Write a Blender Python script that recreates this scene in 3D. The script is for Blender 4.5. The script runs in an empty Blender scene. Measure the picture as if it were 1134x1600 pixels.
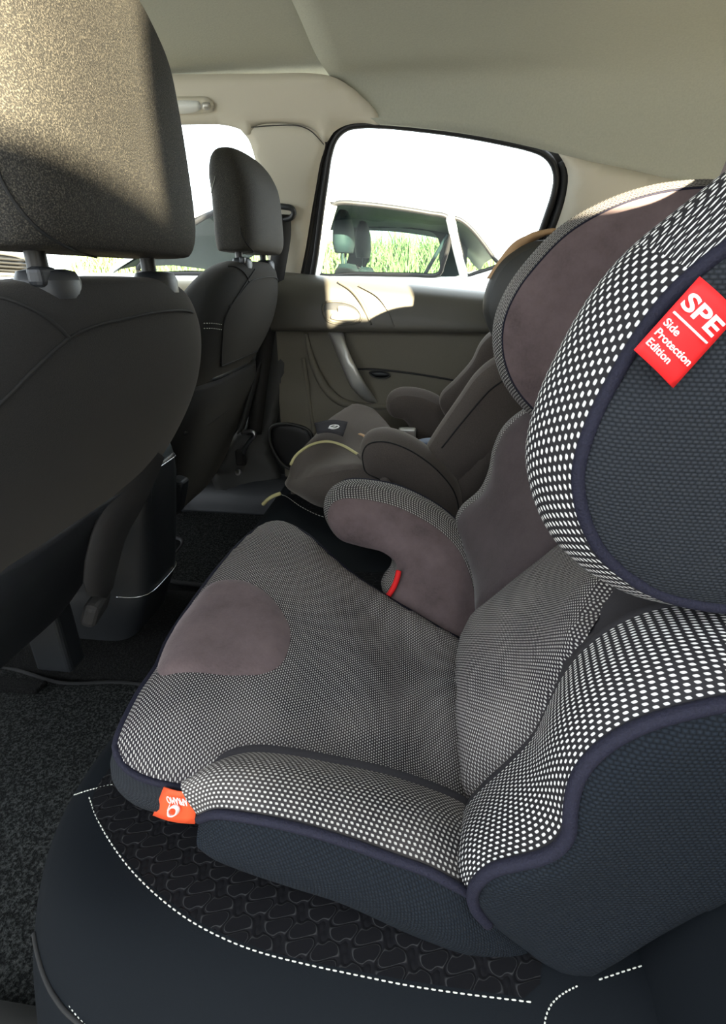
import bpy, bmesh, math, random
import numpy as np
from mathutils import Vector, Matrix
from mathutils.geometry import delaunay_2d_cdt
random.seed(4)
rng = np.random.default_rng(4)
S = bpy.context.scene
COL = S.collection

# ------------------------------------------------------------------ camera
# car axes: X towards the rear, Y across the car to the far side, Z up, ground at z = 0
F, CX, CY, HX, HY, ZC = 820.0, 567.0, 800.0, 681.0, 433.0, 0.97
TH = math.atan((CY - HY) / F); FP = math.hypot(F, CY - HY); PS = math.atan((HX - CX) / FP)
FH = np.array([-math.sin(PS), math.cos(PS), 0.0]); RIGHT = np.array([math.cos(PS), math.sin(PS), 0.0])
FWD = FH * math.cos(TH) + np.array([0, 0, -math.sin(TH)])
UP = FH * math.sin(TH) + np.array([0, 0, math.cos(TH)])
CAM = np.array([0.0, 0.0, ZC])
cd = bpy.data.cameras.new('camera')
cd.sensor_fit = 'VERTICAL'; cd.sensor_height = 36.0; cd.lens = F * 36.0 / 1600.0
cd.clip_start = 0.02; cd.clip_end = 300
cam = bpy.data.objects.new('camera', cd); COL.objects.link(cam)
m = Matrix.Identity(4)
for i in range(3):
    m[i][0] = RIGHT[i]; m[i][1] = UP[i]; m[i][2] = -FWD[i]; m[i][3] = CAM[i]
cam.matrix_world = m
S.camera = cam

# ------------------------------------------------------------------ light
S.view_settings.view_transform = 'Standard'; S.view_settings.look = 'None'
S.view_settings.gamma = 1.0; S.view_settings.use_curve_mapping = False
S.view_settings.exposure = 0.32
W = bpy.data.worlds.new('sky'); S.world = W; W.use_nodes = True
bg = W.node_tree.nodes['Background']
bg.inputs[0].default_value = (0.86, 0.93, 1.0, 1); bg.inputs[1].default_value = 4.2
SUN_DIR = Vector((-0.39, 1.0, -0.20)).normalized()
sl = bpy.data.lights.new('sun', 'SUN'); sl.energy = 58.0; sl.angle = 0.009; sl.color = (1.0, 0.87, 0.62)
so = bpy.data.objects.new('sun', sl); COL.objects.link(so)
so.rotation_euler = SUN_DIR.to_track_quat('-Z', 'Y').to_euler()
so.location = (2, -5, 3)

# ------------------------------------------------------------------ projecting photo points onto real planes
def ray(px, py): return FWD + RIGHT * (px - CX) / F + UP * (CY - py) / F
def aY(px, py, y):
    d = ray(px, py); return CAM + d * ((y - CAM[1]) / d[1])
def aZ(px, py, z):
    d = ray(px, py); return CAM + d * ((z - CAM[2]) / d[2])
def aX(px, py, x):
    d = ray(px, py); return CAM + d * ((x - CAM[0]) / d[0])
def aP(px, py, p, n):
    d = ray(px, py); p = np.array(p, float); n = np.array(n, float)
    return CAM + d * (((p - CAM) @ n) / (d @ n))

# ------------------------------------------------------------------ curves
def cr(pts, n, closed=False, uniform=True):
    """Catmull-Rom through pts, n points (evenly spaced when uniform)."""
    P = np.array(pts, float); k = len(P)
    segs = k if closed else k - 1
    out = []
    per = max(4, int(4 * n / segs) + 2)
    for i in range(segs):
        if closed:
            p0, p1, p2, p3 = P[(i - 1) % k], P[i], P[(i + 1) % k], P[(i + 2) % k]
        else:
            p1, p2 = P[i], P[i + 1]
            p0 = P[i - 1] if i > 0 else 2 * p1 - p2
            p3 = P[i + 2] if i + 2 < k else 2 * p2 - p1
        # centripetal
        t01 = max(np.linalg.norm(p1 - p0), 1e-9) ** .5; t12 = max(np.linalg.norm(p2 - p1), 1e-9) ** .5; t23 = max(np.linalg.norm(p3 - p2), 1e-9) ** .5
        m1 = (p2 - p1) + t12 * ((p1 - p0) / t01 - (p2 - p0) / (t01 + t12))
        m2 = (p2 - p1) + t12 * ((p3 - p2) / t23 - (p3 - p1) / (t12 + t23))
        for q in range(per):
            t = q / per
            a = 2 * t**3 - 3 * t**2 + 1; b = t**3 - 2 * t**2 + t; c = -2 * t**3 + 3 * t**2; d = t**3 - t**2
            out.append(a * p1 + b * m1 + c * p2 + d * m2)
    if not closed: out.append(P[-1])
    out = np.array(out)
    if not uniform: return out
    Q = np.vstack([out, out[:1]]) if closed else out
    L = np.r_[0, np.cumsum(np.linalg.norm(np.diff(Q, axis=0), axis=1))]
    s = np.linspace(0, L[-1], n + 1)[:-1] if closed else np.linspace(0, L[-1], n)
    return np.stack([np.interp(s, L, Q[:, j]) for j in range(Q.shape[1])], 1)

# ------------------------------------------------------------------ mesh helpers
def obj(name, verts, faces, mat=None, parent=None, uvs=None, smooth=True, mats=None, fmat=None):
    me = bpy.data.meshes.new(name)
    me.from_pydata([tuple(map(float, v)) for v in verts], [], [tuple(map(int, f)) for f in faces])
    if uvs is not None:
        ul = me.uv_layers.new(name='UVMap'); uv = np.array(uvs, float)
        li = np.empty(len(me.loops), int); me.loops.foreach_get('vertex_index', li)
        ul.data.foreach_set('uv', uv[li].ravel())
    if smooth: me.polygons.foreach_set('use_smooth', [True] * len(me.polygons))
    for mm in (mats or [mat]):
        if mm: me.materials.append(mm)
    if fmat is not None: me.polygons.foreach_set('material_index', fmat)
    me.update()
    o = bpy.data.objects.new(name, me); COL.objects.link(o)
    if parent is not None: o.parent = parent
    return o

def fix_normals(o):
    bm = bmesh.new(); bm.from_mesh(o.data); bmesh.ops.recalc_face_normals(bm, faces=bm.faces); bm.to_mesh(o.data); bm.free(); return o

def thing(name, label, cat, loc=(0, 0, 0), group=None, kind=None):
    o = bpy.data.objects.new(name, None); COL.objects.link(o); o.location = loc; o.empty_display_size = .05
    if label: o['label'] = label
    if cat: o['category'] = cat
    if group: o['group'] = group
    if kind: o['kind'] = kind
    return o
def tag(o, label=None, cat=None, group=None, kind=None):
    if label: o['label'] = label
    if cat: o['category'] = cat
    if group: o['group'] = group
    if kind: o['kind'] = kind
    return o

def grid(name, rows, nu, nv, mat, parent=None, thick=0.0, uvscale=1.0, flip=False, closed_v=False):
    """rows of 3D control points -> smooth patch nu x nv, uv in metres."""
    R = [cr(r, nv, closed=closed_v) for r in rows]
    R = np.array(R)
    G = np.array([cr(R[:, j], nu, uniform=False)[np.linspace(0, len(cr(R[:, j], nu, uniform=False)) - 1, nu).round().astype(int)] for j in range(nv)]).transpose(1, 0, 2)
    return gridmesh(name, G, mat, parent, thick, flip, closed_v)

def gridmesh(name, G, mat, parent=None, thick=0.0, flip=False, closed_v=False, caps=False):
    nu, nv = G.shape[:2]
    du = np.linalg.norm(np.diff(G, axis=0), axis=2).mean(1); U = np.r_[0, np.cumsum(du)]
    if closed_v:
        H = np.concatenate([G, G[:, :1]], 1)
    else: H = G
    dv = np.linalg.norm(np.diff(H, axis=1), axis=2); Vv = np.concatenate([np.zeros((nu, 1)), np.cumsum(dv, 1)], 1)
    nv2 = H.shape[1]
    verts = H.reshape(-1, 3); uvs = np.stack([np.repeat(U, nv2), Vv.ravel()], 1)
    fs = []
    for i in range(nu - 1):
        for j in range(nv2 - 1):
            a = i * nv2 + j
            f = (a, a + 1, a + nv2 + 1, a + nv2)
            fs.append(f[::-1] if flip else f)
    o = obj(name, verts, fs, mat, parent, uvs)
    if closed_v:
        bm = bmesh.new(); bm.from_mesh(o.data)
        seam = [(i * nv2, i * nv2 + nv2 - 1) for i in range(nu)]
        bm.verts.ensure_lookup_table()
        tm = {bm.verts[b]: bm.verts[a] for a, b in seam}
        bmesh.ops.weld_verts(bm, targetmap=tm)
        if caps:
            bmesh.ops.holes_fill(bm, edges=[e for e in bm.edges if e.is_boundary], sides=0)
        bmesh.ops.recalc_face_normals(bm, faces=bm.faces)
        bm.to_mesh(o.data); bm.free()
        o.data.polygons.foreach_set('use_smooth', [True] * len(o.data.polygons))
    if thick:
        md = o.modifiers.new('thickness', 'SOLIDIFY'); md.thickness = thick; md.offset = -1
    return o

def basis(P, n=None):
    c = P.mean(0)
    if n is None:
        u_, s_, vt = np.linalg.svd(P - c); n = vt[2]
    n = np.array(n, float); n /= np.linalg.norm(n)
    h = np.array([0, 0, 1.0]) if abs(n[2]) < .8 else np.array([-1.0, 0, 0])
    e1 = np.cross(h, n); e1 /= np.linalg.norm(e1); e2 = np.cross(n, e1)
    return c, e1, e2, n

def fill(name, outline, n, mat, parent=None, dome=0.0, width=.03, step=.012, shape=None, thick=0.0, rot=0.0, N=None):
    """surface spanning a closed 3D curve: relaxed to a membrane, then inflated along n by dome with rounded edges."""
    P = np.array(outline, float)
    c, e1, e2, n = basis(P, n)
    Q = np.stack([(P - c) @ e1, (P - c) @ e2], 1); h0 = (P - c) @ n
    k = len(Q)
    lo, hi = Q.min(0), Q.max(0)
    gx = np.arange(lo[0] + step * .5, hi[0], step); gy = np.arange(lo[1] + step * .5, hi[1], step)
    X, Y = np.meshgrid(gx, gy); X[1::2] += step * .5
    pts = np.stack([X.ravel(), Y.ravel()], 1)
    A, B = Q, np.roll(Q, -1, 0)
    def inside(p):
        r = np.zeros(len(p), bool)
        for a, b in zip(A, B):
            cnd = ((a[1] > p[:, 1]) != (b[1] > p[:, 1]))
            with np.errstate(divide='ignore', invalid='ignore'):
                xx = (b[0] - a[0]) * (p[:, 1] - a[1]) / (b[1] - a[1] if b[1] != a[1] else 1e-12) + a[0]
            r ^= cnd & (p[:, 0] < xx)
        return r
    def dist(p):
        d = np.full(len(p), 1e9)
        for a, b in zip(A, B):
            ab = b - a; L = ab @ ab + 1e-15
            t = np.clip(((p - a) @ ab) / L, 0, 1)
            d = np.minimum(d, np.linalg.norm(p - a - t[:, None] * ab, axis=1))
        return d
    pts = pts[inside(pts)]
    if len(pts): pts = pts[dist(pts) > step * .55]
    allp = np.vstack([Q, pts]) if len(pts) else Q
    res = delaunay_2d_cdt([Vector((float(x), float(y))) for x, y in allp], [], [list(range(k))], 1, 1e-7)
    vs = np.array([[v.x, v.y] for v in res[0]]); faces = [list(f) for f in res[2]]
    orig = res[3]
    h = np.zeros(len(vs)); fixed = np.zeros(len(vs), bool)
    for i, o_ in enumerate(orig):
        b = [q for q in o_ if q < k]
        if b: h[i] = h0[b[0]]; fixed[i] = True
    # membrane
    fr = ~fixed
    if fr.any():
        for i in np.where(fr)[0]:
            w = 1 / (np.linalg.norm(Q - vs[i], axis=1) + 1e-6) ** 2; h[i] = (w @ h0) / w.sum()
        E = set()
        for f in faces:
            for a in range(len(f)):
                x, y = f[a], f[(a + 1) % len(f)]; E.add((min(x, y), max(x, y)))
        E = np.array(list(E)); deg = np.zeros(len(vs)); np.add.at(deg, E[:, 0], 1); np.add.at(deg, E[:, 1], 1)
        for _ in range(160):
            s = np.zeros(len(vs)); np.add.at(s, E[:, 0], h[E[:, 1]]); np.add.at(s, E[:, 1], h[E[:, 0]])
            h[fr] = (s / np.maximum(deg, 1))[fr]
    d = dist(vs); d[fixed] = 0
    t = np.clip(d / width, 0, 1)
    h = h + dome * np.sqrt(np.clip(1 - (1 - t) ** 2, 0, 1))
    V3 = c + np.outer(vs[:, 0], e1) + np.outer(vs[:, 1], e2) + np.outer(h, n)
    if shape is not None: V3 = shape(V3, d)
    ca, sa = math.cos(rot), math.sin(rot)
    uv = np.stack([vs[:, 0] * ca - vs[:, 1] * sa, vs[:, 0] * sa + vs[:, 1] * ca], 1)
    out = []
    for f in faces:
        a, b, cc = vs[f[0]], vs[f[1]], vs[f[2]]
        ar = (b[0] - a[0]) * (cc[1] - a[1]) - (b[1] - a[1]) * (cc[0] - a[0])
        out.append(f if ar > 0 else f[::-1])
    o = obj(name, V3, out, mat, parent, uv)
    if thick:
        md = o.modifiers.new('thickness', 'SOLIDIFY'); md.thickness = thick; md.offset = -1
    return o

def outward(P, n, closed=True):
    n = np.array(n, float) / np.linalg.norm(n)
    T = np.roll(P, -1, 0) - np.roll(P, 1, 0)
    o = np.cross(T, n); o /= np.linalg.norm(o, axis=1)[:, None] + 1e-12
    c, e1, e2, _ = basis(P, n)
    x, y = (P - c) @ e1, (P - c) @ e2
    area = 0.5 * np.sum(x * np.roll(y, -1) - y * np.roll(x, -1))
    if area < 0: o = -o
    for _ in range(3): o = (np.roll(o, 1, 0) + o * 2 + np.roll(o, -1, 0)) / 4
    o /= np.linalg.norm(o, axis=1)[:, None] + 1e-12
    return o

def ruled(name, A, B, O, bulge, mat, parent, m_=10):
    """closed band between curves A and B, bowed along O."""
    G = np.array([A * (1 - t) + B * t + O * bulge * math.sin(math.pi * t) for t in np.linspace(0, 1, m_ + 1)])
    return gridmesh(name, G, mat, parent, closed_v=True)

def tube(name, pts, r, mat, parent=None, closed=False, n=None, seg=8, smooth_n=True, flat=None):
    P = cr(pts, n or max(8, len(pts) * 6), closed) if smooth_n else np.array(pts, float)
    k = len(P)
    T = (np.roll(P, -1, 0) - np.roll(P, 1, 0)) if closed else np.gradient(P, axis=0)
    T /= np.linalg.norm(T, axis=1)[:, None] + 1e-12
    nrm = np.cross(T[0], [0, 0, 1.0])
    if np.linalg.norm(nrm) < .1: nrm = np.cross(T[0], [1.0, 0, 0])
    rows = []
    rr = r if hasattr(r, '__len__') else [r] * k
    if len(rr) != k: rr = np.interp(np.linspace(0, 1, k), np.linspace(0, 1, len(rr)), rr)
    for i in range(k):
        nrm = nrm - T[i] * (nrm @ T[i]); nrm /= np.linalg.norm(nrm) + 1e-12
        b = np.cross(T[i], nrm)
        f = 1.0 if flat is None else flat
        rows.append([P[i] + rr[i] * (math.cos(a) * nrm + f * math.sin(a) * b) for a in np.linspace(0, 2 * math.pi, seg, endpoint=False)])
    if closed: rows.append(rows[0])
    return gridmesh(name, np.array(rows), mat, parent, closed_v=True, caps=not closed)

def stitch(name, pts, mat, parent, n, r=.0009, duty=.62, closed=False):
    P = cr(pts, n * 8, closed); vs, fs = [], []
    for i in range(n):
        a, b = P[min(i * 8, len(P) - 1)], P[min(int(i * 8 + 8 * duty), len(P) - 1)]
        t = b - a; L = np.linalg.norm(t)
        if L < 1e-6: continue
        t /= L; x = np.cross(t, [0, 0, 1.0]); x /= np.linalg.norm(x) + 1e-9; y = np.cross(t, x); s = len(vs)
        for q, sc in ((a, .6), (a + t * L * .2, 1), (b - t * L * .2, 1), (b, .6)):
            for dx, dy in ((1, 0), (0, 1), (-1, 0), (0, -1)): vs.append(q + r * sc * (dx * x + dy * y))
        for w in range(3):
            for e in range(4): fs.append((s + w * 4 + e, s + w * 4 + (e + 1) % 4, s + w * 4 + 4 + (e + 1) % 4, s + w * 4 + 4 + e))
        fs += [(s, s + 1, s + 2, s + 3), (s + 15, s + 14, s + 13, s + 12)]
    return obj(name, vs, fs, mat, parent)

def slab(parent, nm, outline, D, bulge, grow, mA, mR, mB, domeA=.01, domeB=.01, pip=None, pipA=0, pipB=0, N=140, wA=.04, wB=.04, step=.012, names=('inner_panel', 'edge_band', 'outer_panel')):
    """padded part: outline of the inner face, thickness vector D, rolled rim, outer face."""
    A = cr(outline, N, True); D = np.array(D, float); O = outward(A, D)
    g = np.array(grow) if hasattr(grow, '__len__') else grow
    B = A + D + O * grow
    out = [fill(names[0], A, -D, mA, parent, domeA, wA, step),
           fix_normals(ruled(names[1], A, B, O, bulge, mR, parent)),
           fill(names[2], B, D, mB, parent, domeB, wB, step)]
    if pipA: tube('piping', A, pipA, pip, parent, closed=True, n=N, seg=6)
    if pipB: tube('piping', B, pipB, pip, parent, closed=True, n=N, seg=8)
    return A, B, O

def superring(cx, cy, z, a, b, e, n=48, rot=0):
    th = np.linspace(0, 2 * math.pi, n, endpoint=False)
    c, s = np.cos(th), np.sin(th)
    return np.stack([cx + a * np.sign(c) * np.abs(c) ** (2 / e), cy + b * np.sign(s) * np.abs(s) ** (2 / e), np.full(n, z)], 1)

def box_mesh(verts8): pass
def rbox(name, c, size, mat, parent=None, bev=.004, rot=(0, 0, 0), seg=3):
    bm = bmesh.new(); bmesh.ops.create_cube(bm, size=1)
    bmesh.ops.scale(bm, vec=size, verts=bm.verts)
    if bev: bmesh.ops.bevel(bm, geom=bm.edges[:], offset=bev, segments=seg, affect='EDGES', profile=.5)
    from mathutils import Euler
    bmesh.ops.rotate(bm, cent=(0, 0, 0), matrix=Euler(rot).to_matrix(), verts=bm.verts)
    bmesh.ops.translate(bm, vec=tuple(map(float, c)), verts=bm.verts)
    me = bpy.data.meshes.new(name); bm.to_mesh(me); bm.free(); me.materials.append(mat)
    me.polygons.foreach_set('use_smooth', [False] * len(me.polygons))
    o = bpy.data.objects.new(name, me); COL.objects.link(o)
    if parent is not None: o.parent = parent
    return o

def disc(name, c, n, r, depth, mat, parent, seg=24, bev=.001):
    c = np.array(c, float); n = np.array(n, float) / np.linalg.norm(n)
    _, e1, e2, _ = basis(np.array([c, c + 1e-3]), n)
    rows = []
    for rr, dd in ((r, 0), (r, depth - bev), (r - bev, depth), (r * .5, depth), (1e-5, depth)):
        rows.append([c + n * dd + rr * (math.cos(a) * e1 + math.sin(a) * e2) for a in np.linspace(0, 2 * math.pi, seg, endpoint=False)])
    return gridmesh(name, np.array(rows), mat, parent, closed_v=True)

def text(name, body, origin, ex, ey, height, mat, parent, extrude=.0002, align='LEFT', off=0.0, fit=0.0):
    cu = bpy.data.curves.new(name, 'FONT'); cu.body = body; cu.size = height; cu.extrude = extrude; cu.align_x = align; cu.offset = off
    o = bpy.data.objects.new(name, cu); COL.objects.link(o)
    ex = np.array(ex, float); ex /= np.linalg.norm(ex); ey = np.array(ey, float); ey = ey - ex * (ex @ ey); ey /= np.linalg.norm(ey); ez = np.cross(ex, ey)
    mm = Matrix.Identity(4)
    for i in range(3): mm[i][0] = ex[i]; mm[i][1] = ey[i]; mm[i][2] = ez[i]; mm[i][3] = origin[i]
    dg = bpy.context.evaluated_depsgraph_get(); me = bpy.data.meshes.new_from_object(o.evaluated_get(dg)); bpy.data.objects.remove(o)
    if fit:
        wd_ = max(v.co.x for v in me.vertices); me.transform(Matrix.Diagonal((fit / wd_, height / max(v.co.y for v in me.vertices), 1, 1)))
    me.transform(mm); me.materials.clear(); me.materials.append(mat); me.name = name
    oo = bpy.data.objects.new(name, me); COL.objects.link(oo)
    if parent is not None: oo.parent = parent
    return oo

# ------------------------------------------------------------------ materials
def nodes(name):
    mt = bpy.data.materials.new(name); mt.use_nodes = True
    nt = mt.node_tree; b = nt.nodes['Principled BSDF']
    return mt, nt, b
def N(nt, t, **kw):
    n_ = nt.nodes.new(t)
    for k, v in kw.items():
        if k.startswith('i_'):
            n_.inputs[k[2:].replace('_', ' ')].default_value = v
        else: setattr(n_, k, v)
    return n_
def math_(nt, op, a, b=None, c=None):
    n_ = nt.nodes.new('ShaderNodeMath'); n_.operation = op
    for i, x in enumerate((a, b, c)):
        if x is None: continue
        if isinstance(x, (int, float)): n_.inputs[i].default_value = x
        else: nt.links.new(x, n_.inputs[i])
    return n_.outputs[0]
def mixc(nt, f, a, b):
    n_ = nt.nodes.new('ShaderNodeMix'); n_.data_type = 'RGBA'
    if isinstance(f, (int, float)): n_.inputs[0].default_value = f
    else: nt.links.new(f, n_.inputs[0])
    for i, x in ((6, a), (7, b)):
        if isinstance(x, tuple): n_.inputs[i].default_value = (*x, 1) if len(x) == 3 else x
        else: nt.links.new(x, n_.inputs[i])
    return n_.outputs[2]
def bump(nt, b, h, strength, dist):
    n_ = nt.nodes.new('ShaderNodeBump'); n_.inputs['Strength'].default_value = strength; n_.inputs['Distance'].default_value = dist
    nt.links.new(h, n_.inputs['Height']); nt.links.new(n_.outputs[0], b.inputs['Normal'])

def plain(name, col, rough=.6, metal=0.0, noise=0.0, nscale=200.0, bumps=0.0, spec=.5, sheen=0.0, sheen_tint=(1, 1, 1), blotch=0.0):
    mt, nt, b = nodes(name)
    b.inputs['Base Color'].default_value = (*col, 1); b.inputs['Roughness'].default_value = rough; b.inputs['Metallic'].default_value = metal
    b.inputs['Specular IOR Level'].default_value = spec
    if sheen:
        b.inputs['Sheen Weight'].default_value = sheen; b.inputs['Sheen Tint'].default_value = (*sheen_tint, 1); b.inputs['Sheen Roughness'].default_value = .45
    tc = N(nt, 'ShaderNodeTexCoord')
    base = None
    if noise:
        nz = N(nt, 'ShaderNodeTexNoise', i_Scale=nscale, i_Detail=2.0); nt.links.new(tc.outputs['Object'], nz.inputs['Vector'])
        base = mixc(nt, nz.outputs['Fac'], tuple(x * (1 - noise) for x in col), tuple(min(1, x * (1 + noise)) for x in col))
        if bumps: bump(nt, b, nz.outputs['Fac'], bumps, .001)
    if blotch:
        n2 = N(nt, 'ShaderNodeTexNoise', i_Scale=18.0, i_Detail=4.0, i_Roughness=.65); nt.links.new(tc.outputs['Object'], n2.inputs['Vector'])
        f = math_(nt, 'MULTIPLY_ADD', n2.outputs['Fac'], 2.2, -.6)
        f = math_(nt, 'MAXIMUM', math_(nt, 'MINIMUM', f, 1.0), 0.0)
        base = mixc(nt, f, base if base is not None else col, tuple(min(1, x * (1 + blotch)) for x in col))
    if base is not None: nt.links.new(base, b.inputs['Base Color'])
    return mt

def dotted(name, pitch_u, pitch_v, dot, ground, au=.30, av=.27, rough=.75, swap=False, wear=0.0):
    """black knit with rows of pale staggered stitches (uv in metres)."""
    mt, nt, b = nodes(name)
    uv = N(nt, 'ShaderNodeUVMap', uv_map='UVMap'); sp = N(nt, 'ShaderNodeSeparateXYZ'); nt.links.new(uv.outputs[0], sp.inputs[0])
    u_, v_ = (sp.outputs[1], sp.outputs[0]) if swap else (sp.outputs[0], sp.outputs[1])
    v = math_(nt, 'DIVIDE', v_, pitch_v); row = math_(nt, 'FLOOR', v)
    par = math_(nt, 'MULTIPLY', math_(nt, 'FLOORED_MODULO', row, 2.0), .5)
    u = math_(nt, 'ADD', math_(nt, 'DIVIDE', u_, pitch_u), par)
    du = math_(nt, 'DIVIDE', math_(nt, 'ABSOLUTE', math_(nt, 'SUBTRACT', math_(nt, 'FRACT', u), .5)), au)
    dv = math_(nt, 'DIVIDE', math_(nt, 'ABSOLUTE', math_(nt, 'SUBTRACT', math_(nt, 'FRACT', v), .5)), av)
    d = math_(nt, 'ADD', math_(nt, 'POWER', du, 3.0), math_(nt, 'POWER', dv, 3.0))
    f = math_(nt, 'SUBTRACT', 1.0, math_(nt, 'MINIMUM', math_(nt, 'POWER', d, 2.0), 1.0))
    tc = N(nt, 'ShaderNodeTexCoord')
    nz = N(nt, 'ShaderNodeTexNoise', i_Scale=9.0, i_Detail=5.0); nt.links.new(tc.outputs['Object'], nz.inputs['Vector'])
    dirt = math_(nt, 'MAXIMUM', math_(nt, 'MINIMUM', math_(nt, 'MULTIPLY_ADD', nz.outputs['Fac'], 3.0, -1.2), 1.0), 0.0)
    g2 = mixc(nt, math_(nt, 'MULTIPLY', dirt, wear), ground, tuple(.5 * a + .5 * c for a, c in zip(ground, (.25, .22, .2))))
    nt.links.new(mixc(nt, f, g2, dot), b.inputs['Base Color'])
    b.inputs['Roughness'].default_value = rough; b.inputs['Specular IOR Level'].default_value = .25
    bump(nt, b, f, .5, .0008)
    return mt

def knit(name, c1, c2, pu, pv, rough=.85, bs=.6):
    mt, nt, b = nodes(name)
    uv = N(nt, 'ShaderNodeUVMap', uv_map='UVMap'); sp = N(nt, 'ShaderNodeSeparateXYZ'); nt.links.new(uv.outputs[0], sp.inputs[0])
    v = math_(nt, 'DIVIDE', sp.outputs[1], pv); row = math_(nt, 'FLOOR', v)
    par = math_(nt, 'MULTIPLY', math_(nt, 'FLOORED_MODULO', row, 2.0), .5)
    u = math_(nt, 'ADD', math_(nt, 'DIVIDE', sp.outputs[0], pu), par)
    a = math_(nt, 'SINE', math_(nt, 'MULTIPLY', math_(nt, 'FRACT', u), math.pi)); c = math_(nt, 'SINE', math_(nt, 'MULTIPLY', math_(nt, 'FRACT', v), math.pi))
    f = math_(nt, 'MULTIPLY', a, c)
    nt.links.new(mixc(nt, f, c1, c2), b.inputs['Base Color']); b.inputs['Roughness'].default_value = rough; b.inputs['Specular IOR Level'].default_value = .2
    bump(nt, b, f, bs, .0012)
    return mt

def glass(name, tint, refl=.06):
    mt, nt, b = nodes(name); nt.nodes.remove(b)
    out = nt.nodes['Material Output']; tr = N(nt, 'ShaderNodeBsdfTransparent'); tr.inputs[0].default_value = (*tint, 1)
    gl = N(nt, 'ShaderNodeBsdfGlossy'); gl.inputs['Roughness'].default_value = .02; mx = N(nt, 'ShaderNodeMixShader'); mx.inputs[0].default_value = refl
    nt.links.new(tr.outputs[0], mx.inputs[1]); nt.links.new(gl.outputs[0], mx.inputs[2]); nt.links.new(mx.outputs[0], out.inputs[0])
    return mt

def wavy(name):
    mt, nt, b = nodes(name)
    uv = N(nt, 'ShaderNodeUVMap', uv_map='UVMap'); sp = N(nt, 'ShaderNodeSeparateXYZ'); nt.links.new(uv.outputs[0], sp.inputs[0])
    K = 2 * math.pi / .026
    u = math_(nt, 'MULTIPLY', sp.outputs[0], K); v = math_(nt, 'MULTIPLY', sp.outputs[1], K * .62)
    f = math_(nt, 'ADD', math_(nt, 'SINE', math_(nt, 'ADD', u, math_(nt, 'MULTIPLY', math_(nt, 'SINE', math_(nt, 'MULTIPLY', v, 2.0)), 1.1))),
              math_(nt, 'MULTIPLY', math_(nt, 'SINE', math_(nt, 'ADD', math_(nt, 'MULTIPLY', v, 2.0), math_(nt, 'MULTIPLY', math_(nt, 'SINE', u), 1.5))), .75))
    a = math_(nt, 'MINIMUM', math_(nt, 'DIVIDE', math_(nt, 'ABSOLUTE', f), .45), 1.0)
    line = math_(nt, 'SUBTRACT', 1.0, a)
    ln = math_(nt, 'MULTIPLY', math_(nt, 'SUBTRACT', 1.0, math_(nt, 'MINIMUM', math_(nt, 'ABSOLUTE', math_(nt, 'DIVIDE', math_(nt, 'SUBTRACT', math_(nt, 'ABSOLUTE', f), .40), .12)), 1.0)), 1.0)
    nt.links.new(mixc(nt, ln, (.003, .003, .004), (.030, .030, .031)), b.inputs['Base Color'])
    b.inputs['Roughness'].default_value = .9; b.inputs['Specular IOR Level'].default_value = .15
    bump(nt, b, a, .5, .003)
    return mt

def carpet(name, c1, c2, sc=320.0, k=4.5, b0=-2.0, bs=1.0, bd=.004, rough=.95, spec=.1):
    mt, nt, b = nodes(name)
    tc = N(nt, 'ShaderNodeTexCoord'); nz = N(nt, 'ShaderNodeTexNoise', i_Scale=sc, i_Detail=3.0, i_Roughness=.7); nt.links.new(tc.outputs['Object'], nz.inputs['Vector'])
    f = math_(nt, 'MAXIMUM', math_(nt, 'MINIMUM', math_(nt, 'MULTIPLY_ADD', nz.outputs['Fac'], k, b0), 1.0), 0.0)
    nt.links.new(mixc(nt, f, c1, c2), b.inputs['Base Color']); b.inputs['Roughness'].default_value = rough; b.inputs['Specular IOR Level'].default_value = spec
    bump(nt, b, nz.outputs['Fac'], bs, bd)
    return mt

M = {}
M['dots_seat'] = dotted('pale dotted black knit seat', .0037, .0022, (.50, .48, .46), (.018, .015, .019), .30, .30, wear=.5)
M['dots_band'] = dotted('pale dotted black knit band', .0053, .0030, (.74, .73, .71), (.014, .013, .015), .29, .29, swap=True)
M['dots_fine'] = dotted('fine pale dotted knit', .0040, .0032, (.52, .50, .47), (.020, .018, .020), .30, .30, wear=.5, swap=True)
M['suede'] = plain('plum grey suede', (.088, .066, .067), .95, noise=.25, nscale=420, bumps=.3, spec=.1, sheen=.35, sheen_tint=(.8, .7, .72), blotch=.8)
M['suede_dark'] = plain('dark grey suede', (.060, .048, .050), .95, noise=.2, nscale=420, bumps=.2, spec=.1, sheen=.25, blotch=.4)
M['knit_dark'] = knit('charcoal honeycomb knit', (.009, .011, .014), (.030, .034, .041), .0028, .0019)
M['knit_navy'] = knit('dark blue grey knit', (.002, .0035, .006), (.0105, .0155, .023), .0034, .0026, bs=.6)
M['plain_grey'] = plain('flat charcoal cloth', (.035, .033, .037), .9, noise=.15, nscale=900, spec=.15)
M['cord'] = plain('dark navy cord', (.012, .012, .023), .75, noise=.5, nscale=700, bumps=.6, spec=.2)
M['red'] = plain('red woven label', (.80, .018, .02), .6, spec=.3)
M['orange'] = plain('orange woven label', (.86, .10, .03), .6, spec=.3)
M['white'] = plain('white print', (.85, .83, .82), .7)
M['white_thread'] = plain('off white thread', (.62, .63, .56), .7)
M['seat_cloth'] = plain('black front seat cloth', (.0185, .0185, .0185), .85, noise=.45, nscale=1100, bumps=.35, spec=.2, sheen=.08, sheen_tint=(1, .92, .8))
M['head_cloth'] = carpet('charcoal speckled headrest cloth', (.011, .0105, .009), (.135, .122, .095), 1000.0, 3.4, -1.62, .7, .0015, .72, .35)
M['seam'] = plain('black seam thread', (.006, .006, .006), .8)
M['black_plastic'] = plain('black plastic', (.018, .020, .023), .42, noise=.15, nscale=1500, bumps=.1)
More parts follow.
